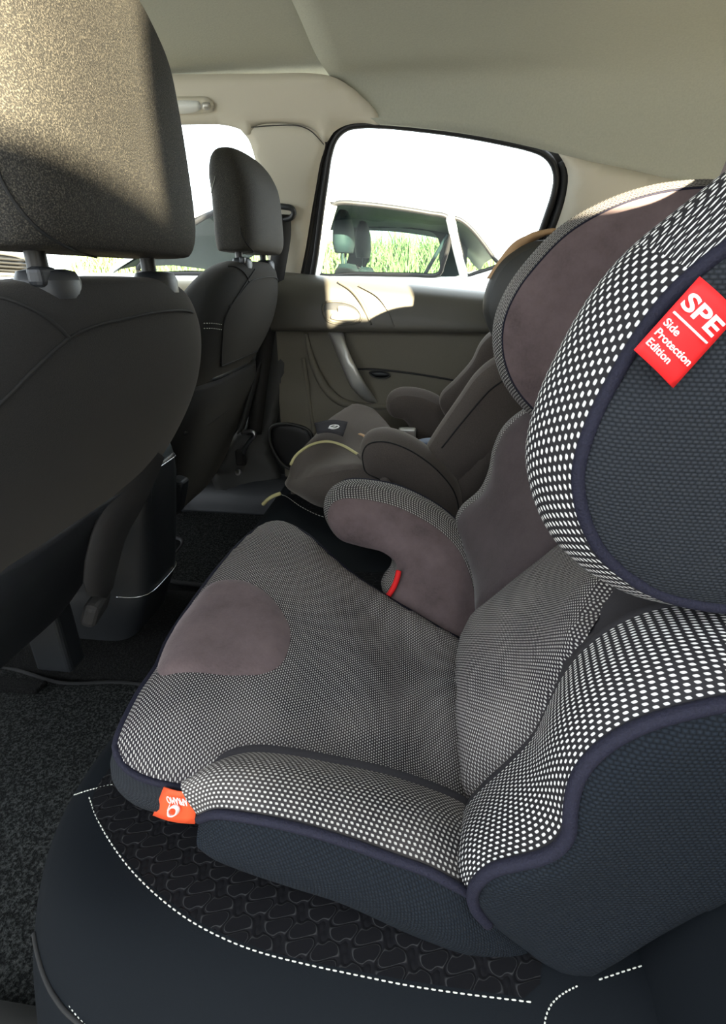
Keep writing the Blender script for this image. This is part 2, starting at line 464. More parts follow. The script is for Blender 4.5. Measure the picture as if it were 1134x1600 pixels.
M['grey_plastic'] = plain('dark grey plastic', (.038, .038, .036), .5, noise=.1, nscale=1500, bumps=.1)
M['bench_cloth'] = plain('black bench upholstery', (.0044, .0060, .0080), .75, noise=.2, nscale=1500, bumps=.15, spec=.10)
M['bench_wavy'] = wavy('black embossed wave cloth')
M['strap'] = plain('black webbing', (.014, .013, .013), .75, noise=.2, nscale=900)
M['steel'] = plain('bright steel', (.55, .55, .55), .3, 1.0)
M['dark_steel'] = plain('black coated steel', (.022, .021, .019), .4, .2)
M['silver'] = plain('satin silver plastic', (.55, .54, .50), .38, .55)
M['chrome_trim'] = plain('thin bright trim', (.6, .62, .65), .25, .9)
M['headliner'] = plain('beige grey headliner felt', (.43, .435, .365), .95, noise=.10, nscale=260, bumps=.3, spec=.1)
M['trim_beige'] = plain('pale grey pillar plastic', (.62, .58, .48), .6, noise=.04, nscale=900, spec=.3)
M['door_upper'] = plain('soft grey door top', (.080, .075, .062), .42, noise=.1, nscale=700, bumps=.15, spec=.5)
M['door_lower'] = plain('grey brown door panel', (.165, .15, .115), .75, noise=.15, nscale=700, bumps=.2)
M['rubber'] = plain('black rubber', (.012, .012, .013), .5)
M['carpet'] = carpet('black carpet', (.004, .004, .004), (.016, .016, .015), 260)
M['mat'] = carpet('speckled black mat pile', (.005, .0055, .0055), (.050, .053, .051), 230)
M['mat_edge'] = plain('black mat edging', (.012, .012, .013), .8)
M['glass'] = glass('clear window glass', (.93, .97, .95), .04)
M['car_glass'] = glass('green tinted car glass', (.66, .80, .77), .12)
M['brown_cloth'] = plain('brown black child seat cloth', (.080, .067, .060), .9, noise=.3, nscale=600, bumps=.3, spec=.2, sheen=.25, sheen_tint=(1, .9, .8))
M['yellow'] = plain('pale yellow cord', (.55, .50, .25), .7)
M['belt_blue'] = plain('grey blue webbing', (.10, .13, .19), .7)
M['tan'] = plain('tan webbing', (.48, .30, .16), .75)
M['car_paint'] = plain('white car paint', (.80, .80, .78), .25)
M['car_dark'] = plain('dark car interior', (.02, .035, .04), .7)
M['grass'] = plain('green grass', (.20, .27, .10), .8, noise=.4, nscale=6)
M['ground'] = plain('pale asphalt', (.35, .34, .32), .9, noise=.1, nscale=30)

def adopt(root, start):
    """parent every new loose object to root, its mesh rewritten in root's own space."""
    off = Matrix.Translation(-root.location)
    for o in list(COL.objects):
        if o.name in start or o is root: continue
        if o.type == 'MESH': o.data.transform(off)
        if o.parent is None: o.parent = root
def names(): return set(o.name for o in COL.objects)


# ================================================================== CHILD SEAT (the near one)
def booster():
    R = thing('child_car_seat', 'high-back child booster seat in dotted grey knit and plum suede with red SPE label', 'child car seat', (0.02, .47, .53))
    inv = R.location.copy()
    def P(o): return o
    start = names()
    start.add(R.name)
    # ---- seat cushion
    top = [aZ(180, 1165, .59), aZ(212, 1090, .602), aZ(245, 1040, .603), aZ(262, 1000, .603), aZ(300, 942, .606), aZ(345, 882, .612), aZ(385, 840, .618), aZ(412, 822, .62), aZ(440, 818, .62), aZ(475, 833, .615),
           aZ(520, 872, .60), aZ(560, 905, .588), aZ(600, 931, .575), aZ(645, 958, .56), aZ(690, 985, .545), aZ(728, 1008, .532), aZ(738, 1100, .53), aZ(742, 1200, .53), aZ(745, 1275, .535),
           aZ(700, 1285, .555), aZ(640, 1270, .565), aZ(560, 1258, .572), aZ(470, 1250, .576), aZ(390, 1243, .577), aZ(310, 1234, .577), aZ(258, 1226, .576), aZ(212, 1211, .578), aZ(188, 1190, .582)]
    A = cr(top, 170, True)
    def dip(V, d):
        V = V.copy()
        x, y = V[:, 0], V[:, 1]
        k = np.clip(d / .06, 0, 1); k = k * k * (3 - 2 * k)
        # lengthways hollow towards the back, soft crown at the front
        V[:, 2] += k * (-.020 * np.clip((x + .17) / .15, 0, 1) + .006)
        V[:, 2] += .0018 * np.sin(x * 60 + y * 25) * k
        return V
    cush = fill('seat_cushion', A, (0, 0, 1), M['dots_seat'], None, .016, .04, .008, shape=dip, rot=math.radians(-4))
    O = outward(A, (0, 0, 1)); Lo = A.copy(); Lo[:, 2] = .525; Lo -= O * .012
    ruled('cushion_side', A, Lo, O, .014, M['knit_dark'], None)
    tube('piping', A, .0032, M['cord'], None, True, n=170, seg=8)
    # suede front pad laid over the cushion
    from mathutils.bvhtree import BVHTree
    bv = BVHTree.FromPolygons([v.co.copy() for v in cush.data.vertices], [tuple(p.vertices) for p in cush.data.polygons])
    def drop(p):
        d = p - CAM; h = bv.ray_cast(Vector(CAM), Vector(d).normalized())
        return np.array(h[0]) if h[0] else p
    pad = [(247, 1040), (262, 1002), (300, 945), (322, 919), (347, 908), (377, 908), (410, 923), (438, 953), (453, 985), (450, 1017), (435, 1043), (408, 1055), (370, 1057), (320, 1053), (278, 1053), (252, 1057)]
    po = cr([drop(aZ(x, y, .605)) + np.array([0, 0, .0012]) for x, y in pad], 90, True)
    def hug(V, d):
        V = V.copy()
        for i in range(len(V)):
            h = bv.ray_cast(Vector((V[i, 0], V[i, 1], .75)), Vector((0, 0, -1)))
            if h[0]: V[i, 2] = h[0].z + .0012 + .005 * math.sqrt(max(0, 1 - (1 - min(d[i] / .02, 1)) ** 2))
        return V
    fill('suede_pad', po, (0, 0, 1), M['suede'], None, 0, .02, .007, shape=hug)
    # suede front border rolling over the lip below the pad
    # ---- near armrest
    up = [aY(318, 1215, .262), aY(345, 1188, .272), aY(385, 1176, .282), aY(440, 1178, .290), aY(520, 1192, .296), aY(600, 1209, .300), aY(660, 1228, .302), aY(710, 1248, .303), aY(742, 1268, .30), aY(775, 1300, .30)]
    lo = [aY(312, 1278, .238), aY(340, 1270, .228), aY(390, 1276, .224), aY(460, 1290, .222), aY(540, 1313, .221), aY(610, 1338, .220), aY(670, 1360, .219), aY(712, 1382, .219), aY(750, 1402, .224), aY(800, 1430, .235)]
    a1 = cr(up, 60); a2 = cr(lo, 60)
    rows = []
    for t in np.linspace(0, 1, 15):
        c = a1 * (1 - t) + a2 * t; b_ = math.sin(math.pi * t)
        c = c + np.outer(np.full(60, b_), (0, -.004, .016)); c[:, 0] -= .012 * b_ * np.exp(-np.arange(60) / 5.0)
        rows.append(c)
    gridmesh('armrest_top', np.array(rows), M['dots_fine'], None, flip=False)
    # inner wall of armrest
    a0 = a1 + np.array([0, .008, -.0]); ain = a1 + np.array([0.004, .014, -.045])
    gridmesh('armrest_lining', np.array([a1, a1 + np.array([0, .006, .0015]), a1 + np.array([0.001, .011, -.006]), ain]), M['plain_grey'], None)
    # front tip and dark side
    side = [a2 + np.array([0, -.002, -.0]) * 0, a2 + np.array([0, -.005, -.012]), a2 + np.array([.004, -.002, -.030])]
    bot = np.array([aY(330, 1318, .232), aY(350, 1341, .232), aY(390, 1362, .232), aY(460, 1388, .233), aY(534, 1412, .234), aY(613, 1448, .236), aY(680, 1478, .238), aY(735, 1497, .240), aY(790, 1500, .245), aY(850, 1500, .255)])
    a3 = cr(bot, 60)
    rows = [a2 * (1 - t) + a3 * t + np.outer(np.full(60, math.sin(math.pi * t)), (-.001, -.012, .0)) for t in np.linspace(0, 1, 11)]
    gridmesh('armrest_side', np.array(rows), M['knit_navy'], None)
    a4 = a3 + np.array([.01, .05, .0])
    gridmesh('armrest_underside', np.array([a3, a3 * .5 + a4 * .5 + np.array([0, 0, -.006]), a4]), M['black_plastic'], None)
    tipc = np.array([r[0] for r in [a1] + [a1 * (1 - t) + a2 * t for t in (.25, .5, .75)] + [a2]])
    tube('piping', a2 + np.array([0, -.001, 0]), .0034, M['cord'], None, n=60, seg=8)
    # front cap of the armrest
    e = [a1[0], (a1[0] + a2[0]) / 2 + np.array([-.012, -.004, .016]), a2[0], a3[0], (a3[0] + ain[0]) / 2 + np.array([-.004, 0, -.004]), ain[0]]
    fill('armrest_front', cr(e, 40, True), (-1, -.1, .0), M['knit_dark'], None, .006, .02, .006)
    # ---- far armrest, hooked
    arm = [aY(512, 812, .685), aY(516, 790, .69), aY(532, 780, .695), aY(565, 780, .70), aY(610, 789, .70), (aY(650, 806, .695)), aY(688, 830, .69), aY(715, 858, .68), aY(733, 895, .665), aY(742, 935, .645), aY(744, 970, .615), aY(738, 1000, .595),
           aY(722, 1005, .585), aY(690, 988, .59), aY(650, 965, .60), aY(612, 943, .615), aY(604, 930, .622), aY(614, 915, .635), aY(621, 897, .65), aY(617, 878, .662), aY(598, 863, .672), aY(560, 853, .68), aY(530, 842, .683)]
    slab(None, 'arm', arm, (.004, .055, .004), .010, .006, M['suede'], M['dots_fine'], M['knit_dark'], .010, .006, M['cord'], 0, .002, N=130, wA=.025, step=.009, names=('armrest_suede', 'armrest_band', 'armrest_outer_panel'))
    for a_, b_ in (((606, 938), (624, 898)),):
        tube('belt_guide', [aY(600, 937, .610), aY(610, 926, .617), aY(619, 908, .630), aY(623, 892, .640)], .0040, M['red'], None, n=20, seg=8)['label'] = 'red belt guide'
    # ---- backrest: central dotted panel
    pn = (-.93, 0, .38)
    bc = [aY(735, 1262, .315), aY(722, 1190, .345), aY(716, 1100, .40), aY(722, 1012, .50), aY(745, 967, .555), aY(800, 920, .565), aY(860, 872, .57), aY(920, 825, .57), aY(960, 800, .56), aY(1010, 815, .49), aY(1010, 850, .41), aY(980, 892, .37), aY(945, 950, .345), aY(915, 1000, .32), aY(900, 1075, .31), aY(860, 1160, .30), aY(800, 1240, .30)]
    B0 = cr(bc, 120, True)
    fill('backrest_panel', B0, pn, M['dots_seat'], None, .020, .05, .009, rot=math.radians(8))
    # charcoal flat cloth above, under the head section
    tri = [aY(868, 1068, .315), aY(905, 1000, .33), aY(940, 950, .345), aY(978, 892, .37), aY(1010, 850, .41), aY(1010, 815, .49), aY(1090, 800, .49), aY(1180, 830, .42), aY(1240, 900, .36), aY(1180, 960, .30), aY(1040, 970, .285), aY(940, 1010, .285), aY(895, 1050, .29)]
    fill('upper_backrest_cloth', cr(tri, 80, True), pn, M['plain_grey'], None, .004, .03, .012)
    # far bolster suede
    fb = [aY(745, 967, .60), aY(738, 900, .655), aY(722, 850, .69), aY(714, 818, .705), aY(722, 800, .71), aY(752, 772, .712), aY(766, 742, .712), aY(774, 705, .712), aY(790, 672, .712), aY(822, 645, .71), aY(880, 640, .69), aY(960, 700, .64), aY(985, 790, .58), aY(925, 822, .575), aY(860, 872, .575), aY(800, 920, .57), aY(762, 952, .58)]
    FB = cr(fb, 120, True)
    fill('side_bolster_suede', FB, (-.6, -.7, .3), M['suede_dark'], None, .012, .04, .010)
    # crease in the suede
    tube('seam', [aY(775, 938, .579), aY(800, 890, .60), aY(830, 850, .612), aY(860, 822, .618), aY(905, 782, .62)], .0016, M['seam'], None, n=30, seg=6)
    # dotted edge band of far bolster, rolling over its edge to the outside
    ed = cr([aY(750, 962, .60), aY(738, 900, .655), aY(722, 850, .69), aY(714, 818, .705), aY(722, 800, .71), aY(752, 772, .712), aY(766, 742, .712), aY(774, 705, .712), aY(790, 672, .712), aY(822, 645, .71), aY(870, 625, .705)], 70)
    T = np.gradient(ed, axis=0); T /= np.linalg.norm(T, axis=1)[:, None]
    fw = np.cross(T, np.array([0, 1.0, 0])); fw /= np.linalg.norm(fw, axis=1)[:, None]
    if fw[:, 0].mean() > 0: fw = -fw
    rows = [ed + fw * (.007 * math.sin(math.pi * t)) + np.array([0, .040 * t, 0]) + fw * -.012 * t for t in np.linspace(0, 1, 9)]
    gridmesh('side_bolster_band', np.array(rows), M['dots_fine'], None)
    oo = rows[-1]
    gridmesh('side_bolster_shell', np.array([oo, oo + np.array([.06, .012, -.005]), oo + np.array([.14, -.01, -.02])]), M['knit_dark'], None)
    # ---- near bolster: band and outer panel
    pip = cr([aY(762, 1440, .222), aY(742, 1415, .218), aY(738, 1396, .217), aY(748, 1374, .214), aY(772, 1356, .212), aY(805, 1347, .210), aY(842, 1338, .208), aY(870, 1324, .207), aY(887, 1300, .207), aY(890, 1268, .208), aY(894, 1238, .210), aY(907, 1204, .212), aY(932, 1174, .214),
              aY(972, 1146, .215), aY(1022, 1124, .216), aY(1080, 1108, .217), aY(1134, 1097, .218), aY(1220, 1090, .222), aY(1330, 1120, .225), aY(1400, 1200, .23)], 110)
    cre = cr([aY(735, 1430, .245), aY(722, 1380, .250), aY(716, 1320, .262), aY(724, 1268, .285), aY(745, 1240, .29), aY(790, 1198, .288), aY(830, 1155, .285), aY(858, 1098, .283), aY(880, 1055, .282), aY(905, 1022, .281), aY(950, 985, .281), aY(1005, 958, .281), aY(1065, 945, .281), aY(1134, 938, .281), aY(1200, 940, .282), aY(1290, 965, .284), aY(1360, 1010, .285)], 110)
    rows = []
    for t in np.linspace(0, 1, 17):
        rows.append(cre * (1 - t) + pip * t + np.outer(np.full(110, math.sin(math.pi * t)), (-.007, -.007, .007)))
    gridmesh('bolster_band', np.array(rows), M['dots_band'], None)
    inn = cre + np.array([.006, .010, -.004])
    gridmesh('bolster_lining', np.array([cre, cre * .5 + inn * .5 + np.array([-.001, .001, .003]), inn, inn + np.array([.03, .02, -.02])]), M['plain_grey'], None)
    tube('piping', pip + np.array([0, -.001, 0]), .0042, M['cord'], None, n=160, seg=10)
    pan = list(pip[::4]) + [aY(1420, 1350, .232), aY(1280, 1380, .232), aY(1134, 1412, .228), aY(1050, 1452, .226), aY(965, 1502, .226), aY(925, 1522, .227), aY(890, 1526, .228), aY(850, 1506, .227), aY(815, 1480, .225), aY(785, 1458, .223)]
    fill('outer_side_panel', cr(pan, 150, True), (0, -1, .1), M['knit_navy'], None, .008, .03, .010)
    bl = cr([aY(765, 1442, .223), aY(815, 1480, .225), aY(850, 1506, .227), aY(890, 1526, .228), aY(925, 1522, .227), aY(965, 1502, .226), aY(1050, 1452, .226), aY(1134, 1412, .228), aY(1280, 1380, .232)], 40)
    gridmesh('base_underside', np.array([bl, bl + np.array([0, .03, -.012]), bl + np.array([0, .12, -.012])]), M['black_plastic'], None)
    # hard back shell behind the padding
    sh = []
    for z, x in ((.535, .17), (.60, .19), (.72, .235), (.84, .28), (.96, .31), (1.05, .335), (1.09, .345)):
        w = .21 if z < .8 else .2
        sh.append([(x - .05, .47 - w, z), (x - .01, .47 - w * .8, z), (x + .02, .47 - w * .4, z), (x + .025, .47, z), (x + .02, .47 + w * .4, z), (x - .01, .47 + w * .8, z), (x - .05, .47 + w, z)])
    grid('back_shell', sh, 24, 24, M['black_plastic'], None, thick=.006)
    # ---- head section wings
    fwg = [(787, 505), (786, 552), (800, 596), (826, 632), (852, 654), (900, 680), (980, 700), (1080, 690), (1180, 640), (1230, 540), (1235, 420), (1200, 330), (1140, 296), (1064, 296), (1003, 308), (945, 330), (888, 364), (840, 412), (806, 458)]
    slab(None, 'wing', [aY(x, y, .665) for x, y in fwg], (.004, .05, 0), .009, .004, M['suede'], M['dots_fine'], M['knit_dark'], .010, .008, M['cord'], .0012, .003, N=150, wA=.05, names=('head_wing_suede', 'head_wing_band', 'head_wing_outer_panel'))
    nw = [(1085, 426), (1040, 471), (998, 528), (962, 588), (932, 645), (910, 705), (903, 745), (907, 785), (918, 822), (940, 862), (985, 903), (1035, 930), (1085, 943), (1134, 950)]
    nB = [aY(x, y, .25) for x, y in nw] + [np.array(q) for q in ((.21, .25, .812), (.28, .25, .835), (.335, .25, .90), (.345, .25, .97), (.32, .25, 1.035), (.27, .25, 1.058), (.21, .25, 1.045), (.155, .25, 1.014), (.117, .25, .983))]
    Aw = cr(nB, 150, True); Ow = outward(Aw, (0, 1, 0))
    Bw = Aw + np.array([-.004, .06, 0]) + Ow * .006
    fill('head_wing_outer_panel', Aw, (0, -1, 0), M['knit_dark'], None, .010, .05, .010)
    fix_normals(ruled('head_wing_band', Aw, Bw, Ow, .014, M['dots_band'], None, 14))
    fill('head_wing_suede', Bw, (0, 1, 0), M['suede'], None, .004, .05, .012)
    tube('piping', Aw, .0034, M['cord'], None, True, n=150, seg=8)
    # head pad between the wings
    hp = []
    for z in (.82, .88, .96, 1.04, 1.09):
        x = .27 + (z - .82) * .22
        hp.append([(x - .03, .32, z), (x + .01, .38, z), (x + .015, .47, z), (x + .01, .56, z), (x - .03, .66, z)])
    grid('head_pad', hp, 14, 20, M['suede'], None, thick=.02)
    # ---- labels
    # red SPE label sewn on the near wing
    y0 = .2385
    c4 = [aY(1091.7, 432.5, y0), aY(1151, 491, y0), aY(1049, 605, y0), aY(989.5, 546.6, y0)]
    lab = []
    nn = 8
    for i in range(nn + 1):
        for j in range(nn + 1):
            s, t = i / nn, j / nn
            p = (c4[0] * (1 - s) + c4[1] * s) * (1 - t) + (c4[3] * (1 - s) + c4[2] * s) * t
            p = p + np.array([0, -.002 * math.sin(math.pi * s), 0]); lab.append(p)
    L = np.array(lab).reshape(nn + 1, nn + 1, 3)
    o = gridmesh('brand_label', L, M['red'], None, thick=.0012, flip=True); o['label'] = 'red label printed SPE'
    ex = (c4[2] - c4[3]); ey = (c4[0] - c4[3]); wl = float(np.linalg.norm(ex)); hl_ = float(np.linalg.norm(ey))
    def lp(s, t): return (c4[0] * (1 - s) + c4[1] * s) * (1 - t) + (c4[3] * (1 - s) + c4[2] * s) * t + np.array([0, -.0032, 0])
    text('label_print', 'SPE', lp(.015, .345), ex, ey, .19 * hl_, M['white'], None, off=.00015, fit=.82 * wl)
    text('label_print', 'Side', lp(.02, .60), ex, ey, .088 * hl_, M['white'], None, off=.00004, fit=.34 * wl)
    text('label_print', 'Protection', lp(.02, .735), ex, ey, .088 * hl_, M['white'], None, off=.00004, fit=.86 * wl)
    text('label_print', 'Edition', lp(.02, .87), ex, ey, .088 * hl_, M['white'], None, off=.00004, fit=.56 * wl)
    tube('label_print', [lp(.03, .44), lp(.88, .43)], .0005, M['white'], None, n=8, seg=6)
    # orange label at the cushion front
    c4 = [aY(257, 1229, .284), aY(309, 1236, .272), aY(305, 1286, .270), aY(240, 1273, .284)]
    L = np.array([[(c4[0] * (1 - s) + c4[1] * s) * (1 - t) + (c4[3] * (1 - s) + c4[2] * s) * t + np.array([0, -.002 * math.sin(math.pi * s), 0]) for t in np.linspace(0, 1, 6)] for s in np.linspace(0, 1, 6)])
    o = gridmesh('brand_label', L, M['orange'], None, thick=.001, flip=True); o['label'] = 'orange label with white ring logo'
    def lq(s, t): return (c4[0] * (1 - s) + c4[1] * s) * (1 - t) + (c4[3] * (1 - s) + c4[2] * s) * t + np.array([-.001, -.0062, .001])
    exx = c4[0] - c4[1]; eyy = c4[3] - c4[0]
    text('label_print', 'APRAMO', lq(.82, .10), exx, eyy, .15 * float(np.linalg.norm(eyy)), M['white'], None, fit=.62 * float(np.linalg.norm(exx)))
    cen = lq(.52, .54); e1 = exx / np.linalg.norm(exx); e2 = eyy - e1 * (e1 @ eyy); e2 /= np.linalg.norm(e2)
    tube('label_print', [cen + .14 * math.cos(a) * exx + .17 * math.sin(a) * eyy for a in np.linspace(0, 2 * math.pi, 20, endpoint=False)], .0020, M['white'], None, True, n=48, seg=6, flat=.3)
    tube('label_print', [cen + .17 * exx - .02 * eyy, cen + .17 * exx - .20 * eyy], .0012, M['white'], None, n=6, seg=6, flat=.3)
    adopt(R, start)
    return R
booster()

# ================================================================== FRONT SEATS
SX, SY = -.30, .49       # headrest posts of the near front seat
def front_seat():
    R = thing('front_car_seat', 'near front seat seen from behind, black cloth with large sunlit headrest', 'car seat', (SX - .08, SY, .25), 'front seats')
    st = names()
    # backrest: rounded-rectangle sections
    #        z     xc     half-depth half-width exponent
    secs = [(.50, -.635, .050, .13, 3.0), (.53, -.615, .070, .165, 3.2), (.58, -.580, .078, .192, 3.2), (.65, -.525, .080, .225, 3.2), (.72, -.458, .080, .253, 3.1), (.78, -.412, .078, .260, 3.0), (.83, -.380, .074, .259, 2.9),
            (.87, -.360, .070, .250, 2.8), (.905, -.344, .064, .232, 2.7), (.930, -.332, .058, .205, 2.6), (.950, -.322, .052, .172, 2.5), (.962, -.315, .043, .140, 2.4), (.969, -.309, .028, .10, 2.2), (.971, -.306, .002, .02, 2.0)]
    zz = np.array([s[0] for s in secs]); k = cr(np.array(secs), 60, uniform=False); k = k[np.linspace(0, len(k) - 1, 64).round().astype(int)]
    G = np.array([superring(r[1], SY, r[0], r[2], r[3], r[4], 72) for r in k])
    gridmesh('backrest', G, M['seat_cloth'], None, closed_v=True, caps=True)
    # seams on the back: projected on the backrest
    from mathutils.bvhtree import BVHTree
    bo = [o for o in COL.objects if o.name.startswith('backrest') and o.name not in st and 'panel' not in o.name][0]
    bv = BVHTree.FromPolygons([v.co.copy() for v in bo.data.vertices], [tuple(p.vertices) for p in bo.data.polygons])
    def on(px, py, off=.0008):
        h = bv.ray_cast(Vector(CAM), Vector(ray(px, py)).normalized())
        if not h[0]: return None
        return np.array(h[0]) + np.array(h[1]) * off
    def seam(pts, r=.0014, n=40):
        q = cr(np.array([(a, b, 0) for a, b in pts]), n)
        p = [on(a, b) for a, b, _ in q]; p = [v for v in p if v is not None]
        if len(p) > 3: tube('seam', p, r, M['seam'], None, n=len(p) * 2, seg=6)
    seam([(-30, 655), (4, 625), (57, 572), (107, 528), (150, 508), (185, 500), (247, 487), (300, 488), (324, 510)])
    seam([(-40, 466), (0, 466), (57, 487), (85, 506), (107, 528)])
    # lower hard flap and skirt
    lo = []
    for z, x, w in ((.735, -.388, .15), (.70, -.408, .16), (.62, -.470, .16), (.55, -.520, .15), (.525, -.540, .14)):
        lo.append([(x - .03, SY - w - .02, z), (x + .004, SY - w * .8, z), (x + .009, SY, z), (x + .004, SY + w * .8, z), (x - .03, SY + w + .02, z)])
    grid('lower_back_flap', lo, 18, 30, M['black_plastic'], None, thick=.012)
    # cushion
    cs = [(-1.00, .07, .19), (-.96, .085, .225), (-.85, .08, .22), (-.72, .07, .19), (-.61, .05, .17)]
    G = []
    for x, h, w in cs:
        th = np.linspace(0, 2 * math.pi, 40, endpoint=False); c, s = np.cos(th), np.sin(th)
        G.append(np.stack([np.full(40, x), SY + w * np.sign(c) * abs(c) ** .6, .515 + h * .8 * np.sign(s) * abs(s) ** .6], 1))
    G = np.array([cr(np.array(G)[:, j], 24) for j in range(40)]).transpose(1, 0, 2)
    gridmesh('seat_cushion', G, M['seat_cloth'], None, closed_v=True, caps=True)
    for s_ in (-1, 1):
        rbox('seat_rail', (-.86, SY + s_ * .19, .262), (.34, .035, .022), M['carpet'], None, .005)
        if s_ > 0: rbox('rail_bracket', (-.645, SY + .20, .385), (.07, .045, .13), M['black_plastic'], None, .008)
    # headrest
    hs = [(0.988, -.303, .012, .090, 3.0), (0.9885, -.301, .034, .124, 3.4), (0.993, -.299, .044, .1335, 3.6), (1.008, -.297, .049, .1370, 3.5), (1.07, -.296, .052, .1375, 3.1), (1.12, -.297, .052, .134, 3.0), (1.155, -.300, .049, .1345, 3.1),
          (1.182, -.304, .043, .128, 3.0), (1.202, -.308, .036, .115, 2.8), (1.216, -.311, .027, .095, 2.6), (1.224, -.313, .015, .062, 2.4), (1.2265, -.313, .001, .01, 2)]
    k = cr(np.array(hs), 60, uniform=False); k = k[np.linspace(0, len(k) - 1, 60).round().astype(int)]
    G = np.array([superring(r[1], SY, r[0], r[2], r[3], r[4], 72) for r in k])
    # underside is tilted: nearer the driver it dips
    ho = gridmesh('headrest', G, M['head_cloth'], None, closed_v=True, caps=True)
    bv2 = BVHTree.FromPolygons([v.co.copy() for v in ho.data.vertices], [tuple(p.vertices) for p in ho.data.polygons])
    def on2(px, py):
        h = bv2.ray_cast(Vector(CAM), Vector(ray(px, py)).normalized())
        return None if not h[0] else np.array(h[0]) + np.array(h[1]) * .0005
    q = cr(np.array([(-8, 240, 0), (0, 275, 0), (32, 328, 0), (69, 365, 0), (122, 393, 0), (150, 401, 0)]), 40)
    p = [on2(a, b) for a, b, _ in q]; p = [v for v in p if v is not None]
    if len(p) > 3: tube('headrest_seam', p, .0012, M['seam'], None, n=len(p) * 2, seg=6)
    # posts and guides
    for s_ in (-1, 1):
        y = SY + s_ * .085
        tube('headrest_post', [(SX, y, .95), (SX, y, 1.03)], .0075, M['dark_steel'], None, n=6, seg=16)
        gp = [(z, a, b) for z, a, b in ((.955, .0195, .0255), (.9675, .0195, .0255), (.968, .0193, .0253), (.9735, .0170, .0225), (.9740, .0165, .022), (.9755, .012, .014), (.9755, .0088, .0088), (.9750, .0084, .0084), (.966, .0084, .0084))]
        G = np.array([superring(SX + .006, y, z, a, b, 2.4, 32) for z, a, b in gp])
        gd = gridmesh('post_guide', G, M['black_plastic'], None, closed_v=True); md = gd.modifiers.new('crisp', 'EDGE_SPLIT'); md.split_angle = .6
        if s_ < 0:
            bt = rbox('release_button', (SX + .014, y - .016, .970), (.012, .022, .014), M['black_plastic'], None, .004)
            bt.parent = gd
    st.add(R.name); adopt(R, st)
    return R, bv, bv2
FS, BVB, BVH_ = front_seat()
def copy_tree(o, parent=None):
    c = o.copy(); COL.objects.link(c)
    if parent is not None: c.parent = parent
    for ch in list(o.children): copy_tree(ch, c)
    return c
FS2 = copy_tree(FS)
FS2.location = FS.location + Vector((-.115, .785, .032))
FS2['label'] = 'far front seat beside pale pillar, black cloth with white seam stitching'
for ch in FS2.children:
    if ch.name.startswith('headrest') and 'post' not in ch.name:
        ch.scale.z = .80; ch.location.z = .146
st = names()
DLT = np.array([-.115, .785, .032]); DXY = np.array([-.115, .785, 0])
# what only the far seat shows: pale stitching, seams and pocket seen from this side
def onfar(px, py, bv, off=.0008):
    h = bv.ray_cast(Vector(CAM - DLT), Vector(ray(px, py)).normalized())
    return None if not h[0] else np.array(h[0]) + np.array(h[1]) * off + DLT
def far_line(pts, bv, n=40):
    q = cr(np.array([(a, b, 0) for a, b in pts]), n)
    return [v for v in (onfar(a, b, bv) for a, b, _ in q) if v is not None]
def onfar_head(px, py):
    o_ = CAM - DXY; d_ = ray(px, py).copy(); o_ = o_.copy(); o_[2] = (o_[2] - .25 - .178) / .8 + .25; d_[2] /= .8
    h = BVH_.ray_cast(Vector(o_), Vector(d_).normalized())
    if not h[0]: return None
    p = np.array(h[0]) + np.array(h[1]) * .001; p[2] = (p[2] - .25) * .8 + .178 + .25; return p + DXY
ln = [v for v in (onfar_head(a, b) for a, b in cr(np.array([(335, 381, 0), (331, 360, 0), (329, 330, 0), (331, 300, 0), (337, 275, 0)]), 40)[:, :2]) if v is not None]
if 0: ln = far_line([(335, 381), (331, 360), (329, 330), (331, 300), (337, 275)], BVH_)
if len(ln) > 4: stitch('seam_stitching', ln, M['white_thread'], None, 30)
for dy in (0, 8):
    ln = far_line([(318, 505 + dy), (332, 505 + dy), (347, 507 + dy)], BVB)
    if len(ln) > 4: stitch('seam_stitching', ln, M['white_thread'], None, 9)
for pts in ([(398, 421), (375, 455), (352, 495), (347, 530), (345, 572)], [(345, 572), (375, 560), (419, 540)], [(306, 654), (345, 635), (378, 606)], [(306, 660), (345, 642), (380, 612)]):
    ln = far_line(pts, BVB)
    if len(ln) > 4: tube('seam', ln, .0018, M['seam'], None, n=len(ln) * 2, seg=6)
pr = []
for z, x, w_ in ((.755, -.385, .225), (.72, -.392, .238), (.65, -.425, .238), (.55, -.470, .232), (.46, -.515, .222), (.41, -.55, .20)):
    pr.append([(x - .045 + DLT[0], SY + DLT[1] - w_, z), (x - .010 + DLT[0], SY + DLT[1] - w_ * .85, z), (x + DLT[0], SY + DLT[1], z), (x - .010 + DLT[0], SY + DLT[1] + w_ * .85, z), (x - .045 + DLT[0], SY + DLT[1] + w_, z)])
grid('lower_back_pocket', pr, 24, 30, M['seat_cloth'], None, thick=.02)
tube('pocket_hem', [(x, y, z) for x, y, z in ((-.530, 1.06, .66), (-.522, 1.15, .652), (-.520, 1.28, .655), (-.522, 1.40, .665), (-.528, 1.47, .68))], .006, M['seat_cloth'], None, n=30)
st.add(FS2.name); adopt(FS2, st)

